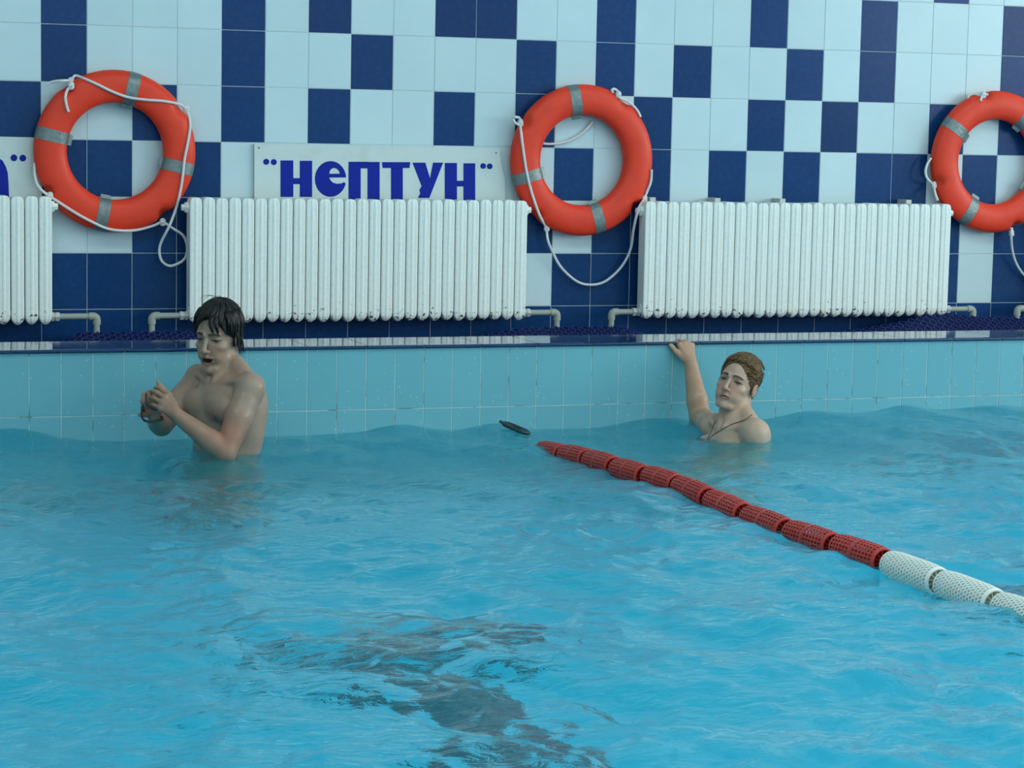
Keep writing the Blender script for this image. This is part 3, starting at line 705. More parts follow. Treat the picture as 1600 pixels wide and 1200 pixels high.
# ------------------------------------------------------------------ people: one continuous surface from blended shapes
class Field:
    def __init__(self, xs, ys, zs):
        self.ax = [np.asarray(a, np.float32) for a in (xs, ys, zs)]
        self.F = np.full([len(a) for a in self.ax], 0.08, np.float32)
    def sub(self, c, rad):
        sl = []
        for a, v in zip(self.ax, c):
            i0 = max(0, np.searchsorted(a, v-rad)-1); i1 = min(len(a), np.searchsorted(a, v+rad)+1)
            if i1-i0 < 1: return None, None
            sl.append(slice(i0, i1))
        X, Y, Z = np.meshgrid(*[a[s] for a, s in zip(self.ax, sl)], indexing='ij')
        return tuple(sl), (X, Y, Z)
    def apply(self, sl, d, k, op):
        A = self.F[sl]
        if op == 'sub': d = -d
        h = np.clip(k-np.abs(A-d), 0, None)/max(k, 1e-6)
        if op == 'add': self.F[sl] = np.minimum(A, d)-h*h*k*.25
        else: self.F[sl] = np.maximum(A, d)+h*h*k*.25
    def ell(self, c, r_, R=None, k=.02, op='add'):
        c = np.asarray(c, float); sl, P = self.sub(c, max(r_)+k+.03)
        if sl is None: return
        X, Y, Z = P[0]-c[0], P[1]-c[1], P[2]-c[2]
        if R is not None: X, Y, Z = (X*R[0][i]+Y*R[1][i]+Z*R[2][i] for i in range(3))
        k0 = np.sqrt((X/r_[0])**2+(Y/r_[1])**2+(Z/r_[2])**2)+1e-6
        k1 = np.sqrt((X/r_[0]**2)**2+(Y/r_[1]**2)**2+(Z/r_[2]**2)**2)+1e-6
        self.apply(sl, (k0*(k0-1)/k1).astype(np.float32), k, op)
    def cap(self, a, b, ra, rb, k=.015, op='add'):
        a = np.asarray(a, float); b = np.asarray(b, float); ab = b-a; L2 = ab@ab+1e-9
        sl, P = self.sub((a+b)/2, math.sqrt(L2)/2+max(ra, rb)+k+.02)
        if sl is None: return
        h = np.clip(((P[0]-a[0])*ab[0]+(P[1]-a[1])*ab[1]+(P[2]-a[2])*ab[2])/L2, 0, 1)
        d = np.sqrt((P[0]-a[0]-h*ab[0])**2+(P[1]-a[1]-h*ab[1])**2+(P[2]-a[2]-h*ab[2])**2)-(ra+(rb-ra)*h)
        self.apply(sl, d.astype(np.float32), k, op)
    def mesh(self):
        F = self.F; ax = self.ax; S = F < 0
        n = [s-1 for s in F.shape]
        cnt = np.zeros(n, np.int8)
        for i in (0, 1):
            for j in (0, 1):
                for k in (0, 1): cnt += S[i:i+n[0], j:j+n[1], k:k+n[2]]
        act = np.argwhere((cnt > 0) & (cnt < 8)); idx = np.full(n, -1, np.int32)
        idx[act[:, 0], act[:, 1], act[:, 2]] = np.arange(len(act))
        acc = np.zeros((len(act), 3)); num = np.zeros(len(act))
        cor = [(i, j, k) for i in (0, 1) for j in (0, 1) for k in (0, 1)]
        for a in range(8):
            for b in range(a+1, 8):
                if sum(abs(p-q) for p, q in zip(cor[a], cor[b])) != 1: continue
                ia = act+cor[a]; ib = act+cor[b]
                fa = F[ia[:, 0], ia[:, 1], ia[:, 2]]; fb = F[ib[:, 0], ib[:, 1], ib[:, 2]]
                mk = (fa < 0) != (fb < 0); t = np.where(mk, fa/(fa-fb+1e-12), 0)
                for d in range(3):
                    pa = ax[d][ia[:, d]]; pb = ax[d][ib[:, d]]; acc[:, d] += np.where(mk, pa+(pb-pa)*t, 0)
                num += mk
        V = acc/num[:, None]; Q = []
        for d in range(3):
            e = [0, 0, 0]; e[d] = 1
            s0 = S[tuple(slice(0, F.shape[q]-e[q]) for q in range(3))]; s1 = S[tuple(slice(e[q], None) for q in range(3))]
            ed = np.argwhere(s0 != s1); o1, o2 = [q for q in range(3) if q != d]
            ok = (ed[:, o1] > 0) & (ed[:, o2] > 0) & (ed[:, o1] < n[o1]) & (ed[:, o2] < n[o2]) & (ed[:, d] < n[d]); ed = ed[ok]
            def g(u, v):
                q = ed.copy(); q[:, o1] += u; q[:, o2] += v; return idx[q[:, 0], q[:, 1], q[:, 2]]
            quad = np.stack([g(-1, -1), g(0, -1), g(0, 0), g(-1, 0)], 1)
            flip = s0[ed[:, 0], ed[:, 1], ed[:, 2]]
            if d == 1: flip = ~flip
            quad[~flip] = quad[~flip][:, ::-1]; Q.append(quad)
        return V, np.concatenate(Q)
def smooth_axis(lo, hi, zones, coarse):
    """coordinates with fine steps inside zones [(a, b, step)], coarse outside"""
    out = [lo]
    while out[-1] < hi:
        x = out[-1]; st = coarse
        for a, b, s in zones:
            if a-1e-6 <= x < b: st = min(st, s)
            elif x < a: st = min(st, max(s, (a-x)*.35))
        out.append(x+st)
    return np.array(out)
def np_mesh(name, V, Q, mt, parent=None, col=None):
    me = bpy.data.meshes.new(name); V = np.asarray(V, np.float32); Q = np.asarray(Q, np.int32)
    me.vertices.add(len(V)); me.vertices.foreach_set('co', V.ravel()); me.loops.add(Q.size); me.loops.foreach_set('vertex_index', Q.ravel())
    me.polygons.add(len(Q)); me.polygons.foreach_set('loop_start', np.arange(0, Q.size, 4, dtype=np.int32)); me.polygons.foreach_set('use_smooth', np.ones(len(Q), bool))
    me.update(calc_edges=True); me.materials.append(mt)
    if col is not None:
        at = me.attributes.new('Col', 'FLOAT_COLOR', 'POINT'); at.data.foreach_set('color', np.concatenate([col, np.ones((len(col), 1))], 1).astype(np.float32).ravel())
    return link(bpy.data.objects.new(name, me), parent)
def relax(V, Q, it=2, f=.45):
    for _ in range(it):
        s = np.zeros_like(V); c = np.zeros(len(V))
        for a, b in ((0, 1), (1, 2), (2, 3), (3, 0)):
            np.add.at(s, Q[:, a], V[Q[:, b]]); np.add.at(s, Q[:, b], V[Q[:, a]]); np.add.at(c, Q[:, a], 1); np.add.at(c, Q[:, b], 1)
        V = V*(1-f)+f*s/np.maximum(c, 1)[:, None]
    return V

def skin_mat(name, rough=.42):
    mt = bpy.data.materials.new(name); mt.use_nodes = True; nt = mt.node_tree; N = nt.nodes; L = nt.links; b = N['Principled BSDF']
    at = N.new('ShaderNodeAttribute'); at.attribute_name = 'Col'; geo = N.new('ShaderNodeNewGeometry')
    nz = N.new('ShaderNodeTexNoise'); nz.inputs['Scale'].default_value = 28; nz.inputs['Detail'].default_value = 4; L.new(geo.outputs['Position'], nz.inputs['Vector'])
    mr = N.new('ShaderNodeMapRange'); mr.inputs['To Min'].default_value = .84; mr.inputs['To Max'].default_value = 1.14; L.new(nz.outputs[0], mr.inputs['Value'])
    mu = N.new('ShaderNodeVectorMath'); mu.operation = 'SCALE'; L.new(at.outputs['Color'], mu.inputs[0]); L.new(mr.outputs[0], mu.inputs['Scale'])
    L.new(mu.outputs[0], b.inputs['Base Color']); b.inputs['Roughness'].default_value = rough; b.inputs['Coat Roughness'].default_value = .12
    n2 = N.new('ShaderNodeTexNoise'); n2.inputs['Scale'].default_value = 38; n2.inputs['Detail'].default_value = 3; L.new(geo.outputs['Position'], n2.inputs['Vector'])
    m2 = N.new('ShaderNodeMapRange'); m2.inputs['From Min'].default_value = .52; m2.inputs['From Max'].default_value = .66; m2.inputs['To Max'].default_value = .45; L.new(n2.outputs[0], m2.inputs['Value']); L.new(m2.outputs[0], b.inputs['Coat Weight'])
    b.inputs['Specular IOR Level'].default_value = .3
    b.inputs['Subsurface Weight'].default_value = 0.06; b.inputs['Subsurface Radius'].default_value = (.012, .005, .003); b.inputs['Subsurface Scale'].default_value = .6
    return mt
M['skin'] = skin_mat('wet_skin')
M['dark_hair'] = mat('wet_dark_hair', (0.007, 0.0065, 0.006), 0.34, spec=.35, noise=(160, (0.016, 0.013, 0.011), .45, .7))
M['brown_hair'] = mat('wet_brown_hair', (0.085, 0.045, 0.018), 0.40, spec=.3, noise=(120, (0.26, 0.145, 0.055), .45, .70))
M['cord'] = mat('brown_cord', (0.10, 0.065, 0.05), 0.6)

def unit(v): v = np.asarray(v, float); return v/np.linalg.norm(v)
def img(a, b, c): return AR*a+AU*b-AF*c             # image right, up, towards the viewer

def head_frame(yaw, pitch, roll):
    """axes (right, forward, up) of a head turned to image left by yaw, nose up by pitch, crown tipped to image right by roll"""
    up = np.array([0, 0, 1.0]); back = -unit(AF*np.array([1, 1, 0])); rt = unit(np.cross(-back, up))
    cy, sy = math.cos(yaw), math.sin(yaw); f = back*cy-rt*sy
    x = unit(np.cross(f, up)); cp, sp = math.cos(pitch), math.sin(pitch)
    f2 = f*cp+up*sp; u2 = np.cross(x, f2)
    cr, sr = math.cos(roll), math.sin(roll)
    # rolling about the viewing direction
    ax = back; c_, s_ = cr, -sr
    def rot(v): return v*c_+np.cross(ax, v)*s_+ax*(ax@v)*(1-c_)
    return np.stack([rot(x), rot(f2), rot(u2)], 1)

def add_head(Fd, O, R, s, mouth_open=0.0, full=0.0, zl=1.0):
    W = lambda p: O+R@(np.array([p[0], p[1], p[2]*(zl if p[2] < 0 else 1)])*s)
    E = lambda p, r_, k=.012, op='add': Fd.ell(W(p), [q*s for q in r_], R, k*s, op)
    K = lambda a, b, ra, rb, k=.01, op='add': Fd.cap(W(a), W(b), ra*s, rb*s, k*s, op)
    E((0, -.020, .036), (.075, .094, .082), .02)
    E((0, .022, -.022), (.0575+full*.0045, .060, .080), .03)
    E((0, .024, -.066-.008*mouth_open), (.044+full*.010, .052, .040), .025)
    E((0, .068, -.101-.012*mouth_open), (.019+full*.003, .017, .016), .020)
    for x in (-1, 1):
        K((x*(.051+full*.004), -.006, -.055), (x*(.024+full*.004), .058, -.099-.010*mouth_open), .013+full*.003, .0125, .016)   # jaw line
        E((x*.042, .049, -.028), (.020+full*.002, .021, .015), .016)                     # cheekbone
        E((x*.030, .054, -.058), (.018+full*.006, .021, .022), .02)                     # cheek
        K((x*.012, .0815, .0185), (x*.044, .066, .020), .0085, .007, .012)               # brow
        E((x*.033, .092, -.002), (.0185, .0155, .0112), .010, 'sub')                     # socket
        E((x*.033, .0620, -.001), (.0150, .0145, .0125), .004)                           # eyeball under lids
        K((x*.020, .0735, .0075), (x*.046, .0655, .0065), .0036, .0030, .004)            # upper lid fold
        E((x*.0125, .093, -.0395), (.0078, .0085, .0070), .006)                          # nostril wing
        K((x*.0065, .0985, -.0455), (x*.0075, .100, -.0415), .0026, .0018, .002, 'sub')
        E((x*.0790, -.012, -.010), (.0075, .0185, .0310), .006)                          # ear
        E((x*.0870, -.008, -.006), (.0060, .0095, .0180), .004, 'sub')
    K((0, .0825, .010), (0, .1035, -.031), .0062, .0088, .010)                           # nose
    E((0, .1055, -.036), (.0098, .0095, .0085), .007)
    K((0, .090, -.047), (0, .0875, -.056), .006, .0062, .010)
    g = .0085*mouth_open; sm = .004*mouth_open
    mw = .021+.005*mouth_open; lr = .0024+.0010*mouth_open
    for x in (-1, 1):
        K((x*mw, .0800, -.0650+sm), (0, .0895, -.0610), lr, lr+.001, .006); K((x*(mw-.003), .0795, -.0695-1.6*g+sm), (0, .0870, -.0722-2*g), lr, lr+.0016, .005)
    if mouth_open > .1:
        E((0, .094, -.0672-g), (.0245, .024, .0035+g), .003, 'sub')
    else:
        K((-.020, .0870, -.0668), (.020, .0870, -.0668), .0016, .0016, .003, 'sub'); K((-.016, .0905, -.0670), (.016, .0905, -.0670), .0020, .0020, .003, 'sub')

def head_color(C, V, O, R, s, base, mouth_open, lookdown, brow, zl=1.0):
    L = (V-O)@R/s; x, y, z = L[:, 0], L[:, 1], np.where(L[:, 2] < 0, L[:, 2]/zl, L[:, 2]); ax_ = np.abs(x)
    front = (y > .045) & (np.linalg.norm(L, axis=1) < .16)
    def mix(mask, c, a=1.0):
        mk = np.clip(mask, 0, 1)[:, None]*a; C[:] = C*(1-mk)+np.array(c)*mk
    fm = front.astype(float)
    blush = np.exp(-((ax_-.040)/.018)**2-((z+.035)/.016)**2)*fm; mix(blush, base*np.array([1.12, .72, .68]), .6)
    mix(np.exp(-(x/.012)**2-((z+.036)/.012)**2)*fm*(y > .095), base*np.array([1.12, .74, .70]), .55)
    g = .0085*mouth_open
    mw = .0225+.006*mouth_open; lips = ((np.abs(x) < mw) & (z < -.0565) & (z > -.0790-2*g) & (y > .0800-.1*np.abs(x))).astype(float)*np.clip(1.2-(np.abs(x)/(mw+.001))**4, 0, 1)*fm
    lipz = np.clip(1-np.abs(z+.0672+g)/(.0125+g), 0, 1)**.5
    mix(lips*lipz, base*np.array([1.0, .52, .50]), .85)
    if mouth_open > .1:
        ins = ((x/.0215)**2+((z+.0675+g)/(.0030+g*.9))**2 < 1) & front & (y > .04)
        mix(ins.astype(float), (.035, .012, .012))
        teeth = ins & (z > -.0640-g*.5) & (y < .09); mix(teeth.astype(float), (.42, .40, .36), .6)
    else:
        mix(np.clip((.0018-np.abs(z+.0668))/.002+.5, 0, 1)*(np.abs(x) < .024)*fm, (.05, .022, .02), .9)
    # eyebrows, eyes and lash lines with soft edges
    sf = lambda d, w: np.clip(d/w+.5, 0, 1)
    bz = .0215-.0045*((ax_-.027)/.022)**2
    mix(sf(.0050*np.clip(1.25-(ax_-.012)/.050, .35, 1)-np.abs(z-bz), .003)*sf(ax_-.011, .003)*sf(.050-ax_, .004)*fm, brow, .95)
    ex = (ax_-.033)/.0155; op = .0044*(1-lookdown*.6)*np.clip(1-ex**2, 0, None)
    cz_ = -.0015-.002*lookdown
    inside = sf(op-np.abs(z-cz_), .0022)*sf(1-np.abs(ex), .12)*fm
    mix(inside, (.11, .105, .10)); mix(inside*sf(.0066-np.abs(ax_-.033+.002*np.sign(x)), .002), (.018, .018, .018))
    mix(sf(.0022-np.abs(z-cz_-op), .002)*sf(1.08-np.abs(ex), .12)*fm, (.024, .017, .014), .9)
    mix(sf(.0012-np.abs(z-cz_+op), .002)*sf(1.0-np.abs(ex), .12)*fm, (.06, .04, .034), .6)
    mix(np.exp(-((ax_-.033)/.017)**2-((z+.010)/.006)**2)*fm, base*np.array([.62, .50, .50]), .5)  # shade of the eye socket painted into the skin below the eye
    mix(np.exp(-((ax_-.030)/.020)**2-((z-.010)/.007)**2)*fm, base*np.array([.66, .54, .52]), .5)  # same socket shade, painted under the brow
    mix(((ax_ > .076) & (np.abs(z+.010) < .036) & (np.abs(y+.012) < .024)).astype(float), base*np.array([1.0, .66, .60]), .5)

def add_hand(Fd, W, X, Y, Z, s=1.0, flex=(60, 45, 30), spread=0.05, thumb=(.75, .55, -.25), tbend=.3, k=.005):
    """wrist W; X to the thumb side, Y along the palm, Z out of the back of the hand"""
    P = lambda a, b, c: W+(X*a+Y*b+Z*c)*s
    Fd.cap(P(.010, .020, 0), P(.027, .086, .000), .017*s, .0125*s, .012)
    Fd.cap(P(.002, .018, 0), P(.006, .090, .002), .018*s, .0125*s, .012)
    Fd.cap(P(-.006, .018, 0), P(-.014, .086, .001), .017*s, .0120*s, .012)
    Fd.cap(P(-.012, .020, -.002), P(-.032, .078, -.002), .015*s, .0110*s, .012)
    for q, (x, y, ln, r_) in enumerate(((.028, .088, .076, .0092), (.0075, .093, .083, .0095), (-.0135, .089, .077, .0090), (-.033, .080, .062, .0080))):
        a = 0.0; p = P(x, y, .001); sx = spread*(1.5-q); prev = p; fx = flex[q] if hasattr(flex[0], '__len__') else flex
        for seg, fr in enumerate((.46, .30, .24)):
            a += math.radians(fx[seg]); d = (Y*math.cos(a)-Z*math.sin(a))+X*sx*math.cos(a); d = unit(d)
            nx = prev+d*ln*fr*s; Fd.cap(prev, nx, r_*s*(1-.07*seg), r_*s*(1-.07*(seg+1)), k*.6 if seg else k); prev = nx
    t0 = P(.018, .022, -.008); td = unit(X*thumb[0]+Y*thumb[1]+Z*thumb[2]); t1 = t0+td*.045*s
    td2 = unit(td+Y*tbend-Z*.1); t2 = t1+td2*.033*s; td3 = unit(td2+Y*tbend*.5-Z*.15); t3 = t2+td3*.026*s
    Fd.cap(t0, t1, .0165*s, .0125*s, .010); Fd.cap(t1, t2, .0118*s, .0102*s, .004); Fd.cap(t2, t3, .0102*s, .0082*s, .004)

def add_torso(Fd, RS, LS, up_hint, lean, pelvis=None):
    """RS, LS: shoulder joints; returns the frame (x right, y forward, z up) and its origin"""
    x = unit(RS-LS); z = unit(up_hint-x*(up_hint@x)); y = np.cross(z, x); R = np.stack([x, y, z], 1)
    mid = (RS+LS)/2; O = mid-z*.125; half = np.linalg.norm(RS-LS)/2
    W = lambda p: O+R@np.array(p)
    E = lambda p, r_, k=.03: Fd.ell(W(p), r_, R, k)
    E((0, -.005, -.01), (half*.93, .108, .185)); E((0, -.015, .07), (half*.98, .088, .085), .04)
    for s in (-1, 1):
        E((s*half*.49, .074, .040), (half*.47, .040, .058), .016)
        Fd.cap(W((s*.030, -.030, .205)), W((s*half*.82, -.022, .135)), .034, .040, .04)
        Fd.cap(W((s*.016, .062, .125)), W((s*half*.85, .030, .152)), .0125, .012, .010)
        E((s*half*.72, -.045, -.03), (.052, .055, .14), .04)
        E((s*half*.55, -.075, .05), (.07, .035, .09), .04)
    return R, O, half

def limb(Fd, a, b, c, r_, k=.02):
    """two-bone limb with muscle bellies: r = (top, belly1, joint, belly2, end)"""
    a, b, c = map(np.asarray, (a, b, c))
    m1 = a+(b-a)*.45; m2 = b+(c-b)*.30
    Fd.cap(a, m1, r_[0], r_[1], k); Fd.cap(m1, b, r_[1], r_[2], k); Fd.cap(b, m2, r_[2], r_[3], k); Fd.cap(m2, c, r_[3], r_[4], k)

def strands(mb, paths, r0, n=5):
    for p, rr in paths:
        m_ = len(p); mb.tube(p, [rr*r0*max(.12, (1-(i/(m_-1))**2.2)) for i in range(m_)], n, flat=.6)

# ---------------- swimmer with dark wet hair
def person_dark():
    r_ = random.Random(3)
    D = F_PX/402.0
    A = lambda x, y, off: at_depth(x, y, D+off)
    RS, LS = A(311, 592, .130), A(391, 606, -.115)
    elbL, wrL = A(352, 706, -.20), A(274, 647, -.235)
    elbR, wrR = A(252, 664, .03), A(243, 652, -.17)
    up_h = np.array([0, 0, 1.0])+AR*.03
    R_h = head_frame(math.radians(21), math.radians(-9), math.radians(3)); s = 1.04
    O_h = A(322.5, 531, -.085)-R_h@np.array([0, .083, 0])*s
    pts = np.stack([RS, LS, elbL, wrL, elbR, wrR, O_h]); lo = pts.min(0)-.22; hi = pts.max(0)+.2
    zf = -.06
    Fd = Field(smooth_axis(lo[0], hi[0], [(lo[0]+.05, hi[0]-.08, .0034), (O_h[0]-.10, O_h[0]+.10, .0024)], .012), smooth_axis(lo[1], hi[1], [(lo[1]+.05, hi[1]-.10, .0034), (O_h[1]-.13, O_h[1]+.10, .0024)], .012),
               smooth_axis(Z_FLOOR, O_h[2]+.2, [(zf, O_h[2]+.15, .0034), (O_h[2]-.135, O_h[2]+.06, .0024)], .022))
    R, O, half = add_torso(Fd, RS, LS, up_h, 0)
    W = lambda p: O+R@np.array(p)
    Fd.ell(W((0, .0, -.20)), (half*.86, .098, .17), R, .05); Fd.ell(W((0, -.01, -.40)), (.150, .105, .13), R, .05)
    # legs down to the pool floor
    for sx in (-1, 1):
        hp = W((sx*.085, -.005, -.45)); kn = np.array([hp[0], hp[1], -.75])+R[:, 0]*sx*.02; an = np.array([hp[0], hp[1], Z_FLOOR+.07])-R[:, 1]*.02
        limb(Fd, hp, kn, an, (.088, .082, .055, .058, .038), .03); Fd.cap(an-np.array([0, 0, .03]), an+R[:, 1]*.15-np.array([0, 0, .045]), .036, .024, .02)
    # arms
    for S_, el, wr in ((RS, elbR, wrR), (LS, elbL, wrL)):
        Fd.ell(S_, (.058, .058, .060), None, .024); limb(Fd, S_, el, wr, (.052, .053, .042, .043, .0275), .011)
    X = unit(img(.55, .75, -.36)); Y = img(-.30, .70, .65); Y = unit(Y-X*(X@Y)); Z = np.cross(X, Y)
    if Z@img(.74, -.25, .61) < 0: Z = -Z
    add_hand(Fd, wrL, X, Y, Z, 1.02, ((62, 28, 22), (66, 30, 22), (70, 32, 24), (74, 34, 24)), .06, (.35, .75, -.6))
    Y2 = unit(img(-.12, .62, .55)); X2 = img(-.9, .15, .1); X2 = unit(X2-Y2*(X2@Y2)); Z2 = np.cross(Y2, X2)
    if Z2@img(.2, -.6, .7) < 0: Z2 = -Z2
    add_hand(Fd, wrR, X2, Y2, Z2, .98, (78, 82, 55), .02, (.10, .45, .70), .05)
    # neck and head
    nb = W((0, -.015, .15)); Fd.cap(nb, O_h+R_h@np.array([0, -.042, -.050])*s, .060, .052, .014)
    for sx in (-1, 1): Fd.cap(W((sx*.018, .060, .140)), O_h+R_h@np.array([sx*.050, -.04, -.055])*s, .013, .014, .014)
    add_head(Fd, O_h, R_h, s, mouth_open=.6, zl=1.10)
    V, Q = Fd.mesh(); V = relax(V, Q, 1, .4)
    base = np.array([.375, .262, .195]); C = np.tile(base, (len(V), 1))
    def near(p, r0, c, a): 
        m_ = np.exp(-(np.linalg.norm(V-p, axis=1)/r0)**2)[:, None]*a; C[:] = C*(1-m_)+np.array(c)*m_
    tan = base*np.array([.86, .68, .58]); red = base*np.array([1.0, .60, .52])
    for a, b, r0 in ((elbL, wrL, .10), (elbR, wrR, .09)):
        for t in np.linspace(0, 1.45, 8): near(a+(b-a)*t, r0, tan, .40)
    near(LS+(elbL-LS)*.72+AF*-.04, .07, red, .75); near(W((0, .05, .19)), .07, tan, .5)
    for sx in (-1, 1): near(W((sx*half*.56, .108, .0)), .017, (.15, .07, .06), 1.0)
    head_color(C, V, O_h, R_h, s, base, .6, .5, (.028, .020, .016), 1.10)
    root = tag(empty('person', (O[0], O[1], Z_FLOOR)), 'bare-chested swimmer with dark wet hair looking down at joined hands', 'person')
    def off(o): o.location = -np.array(root.location); return o
    off(np_mesh('body', V, Q, M['skin'], root, C))
    # hair: skull cap plus wet locks falling from the crown
    H = Field(*[np.arange(O_h[i]-.17, O_h[i]+.19, .004) for i in range(3)]); Wh = lambda p: O_h+R_h@(np.array(p)*s)
    H.ell(Wh((0, -.022, .044)), [q*s for q in (.083, .102, .089)], R_h, .01); H.ell(Wh((0, -.055, -.012)), [q*s for q in (.074, .062, .07)], R_h, .02)
    H.ell(Wh((0, .105, -.022)), [q*s for q in (.080, .092, .104)], R_h, .012, 'sub'); H.ell(Wh((0, .0, -.115)), [q*s for q in (.11, .115, .07)], R_h, .012, 'sub')
    hv, hq = H.mesh(); mb = MB()
    paths = []
    for i in range(330):
        az = r_.uniform(0, 2*math.pi); fr = math.cos(az)          # az 0 = forehead
        side = abs(math.sin(az))
        if fr > .25: end = r_.uniform(.98, 1.36)+.20*side
        elif fr > -.35: end = r_.uniform(1.75, 2.12)
        else: end = r_.uniform(2.0, 2.35)
        gap = math.exp(-((az-.15)/.16)**2)
        if gap > .5 and r_.random() < .6: end *= .8
        lift = r_.uniform(1.015, 1.09); sw = r_.uniform(-.35, .35)+(.25 if fr > .2 else 0); p = []
        for t in np.linspace(.1, 1, 10):
            th = end*t; a2 = az+sw*t*t
            k_ = lift+.025*math.sin(6*t+i)
            c0 = np.array([0, -.020, .040])
            v = c0+np.array([.080*math.sin(th)*math.sin(a2), .100*math.sin(th)*math.cos(a2), .087*math.cos(th)])*k_
            if th > 1.5: v = v*np.array([1, 1, 1])+np.array([0, 0, -.030*(th-1.5)])
            p.append(Wh(v))
        paths.append((p, r_.uniform(.6, 1.25)))
    for i in range(70):                                       # locks over the temples and ears
        sd = -1 if i % 3 else 1; y0 = r_.uniform(-.05, .04); y1 = y0*.8+r_.uniform(-.012, .012)+.008; ze = r_.uniform(-.012, .012)-(.03 if y0 < -.01 else 0)+(.012 if y0 > .02 else 0); p = []
        for t in np.linspace(0, 1, 8):
            y = y0+(y1-y0)*t; z = .100+(ze-.100)*t; q = max(.05, 1-((y+.020)/.108)**2-(max(0, z-.040)/.095)**2)
            p.append(Wh((sd*(.084*math.sqrt(q)+.003+.003*math.sin(5*t+i)), y, z)))
        paths.append((p, r_.uniform(.6, 1.1)))
    # single locks over the forehead and at the nape
    for pts_ in ([(.012, .070, .085), (.030, .083, .066), (.042, .084, .044), (.046, .080, .026), (.040, .086, .018)], [(-.02, .070, .090), (-.022, .090, .062), (-.028, .091, .040), (-.032, .088, .026)],
                 [(-.03, .06, .088), (-.040, .083, .058), (-.044, .080, .034), (-.047, .077, .018)], [(-.05, .05, .07), (-.064, .058, .04), (-.066, .050, .010)],
                 [(-.07, -.01, .03), (-.085, -.012, 0), (-.083, -.030, -.04), (-.078, -.034, -.066), (-.082, -.044, -.080)], [(-.07, -.03, .02), (-.084, -.035, -.02), (-.080, -.052, -.06), (-.076, -.060, -.082)],
                 [(-.075, .0, .03), (-.088, .004, .0), (-.086, -.002, -.03), (-.084, -.010, -.050)]):
        for q in range(3):
            j = np.array([r_.uniform(-.004, .004) for _ in range(3)]); paths.append((spline([Wh(np.array(v)+j) for v in pts_], 4), r_.uniform(.5, .95)))
    for sx in (-.4, .2, .5): paths.append((spline([Wh((-.01+sx*.03, -.02, .125)), Wh((.005+sx*.05, .0, .150)), Wh((.03+sx*.05, .015, .142)), Wh((.04+sx*.04, .02, .122))], 5), .3))
    strands(mb, paths, .0066)
    n0 = len(hv); hair = MB(); hair.v = [tuple(v) for v in hv]; hair.f = [tuple(q) for q in hq]; hair.mi = [0]*len(hq); hair.add(mb.v, mb.f)
    off(hair.build('hair', M['dark_hair'], root, smooth=True))
    # thin black strap in the hands
    st = tag(empty('goggle_strap', tuple(A(235, 655, -.26))), 'thin black rubber strap held in the hands of the dark-haired swimmer', 'strap'); o_ = np.array(st.location)
    mb = MB(); mb.tube(spline([A(229, 616, -.30)-o_, A(228.5, 624, -.31)-o_, A(232, 634, -.315)-o_, A(245, 641, -.315)-o_], 5), .0042, 7); mb.build('band', M['black'], st, smooth=True)
    mb = MB(); mb.tube(spline([A(222.5, 634, -.285)-o_, A(222, 645, -.29)-o_, A(224, 655, -.29)-o_, A(233, 659, -.285)-o_, A(246, 657.5, -.265)-o_, A(254, 655, -.24)-o_, A(251, 650, -.17)-o_, A(236, 648, -.16)-o_, A(225, 642, -.22)-o_], 5, True), .0048, 7, closed=True); mb.build('band', M['black'], st, smooth=True)
person_dark()

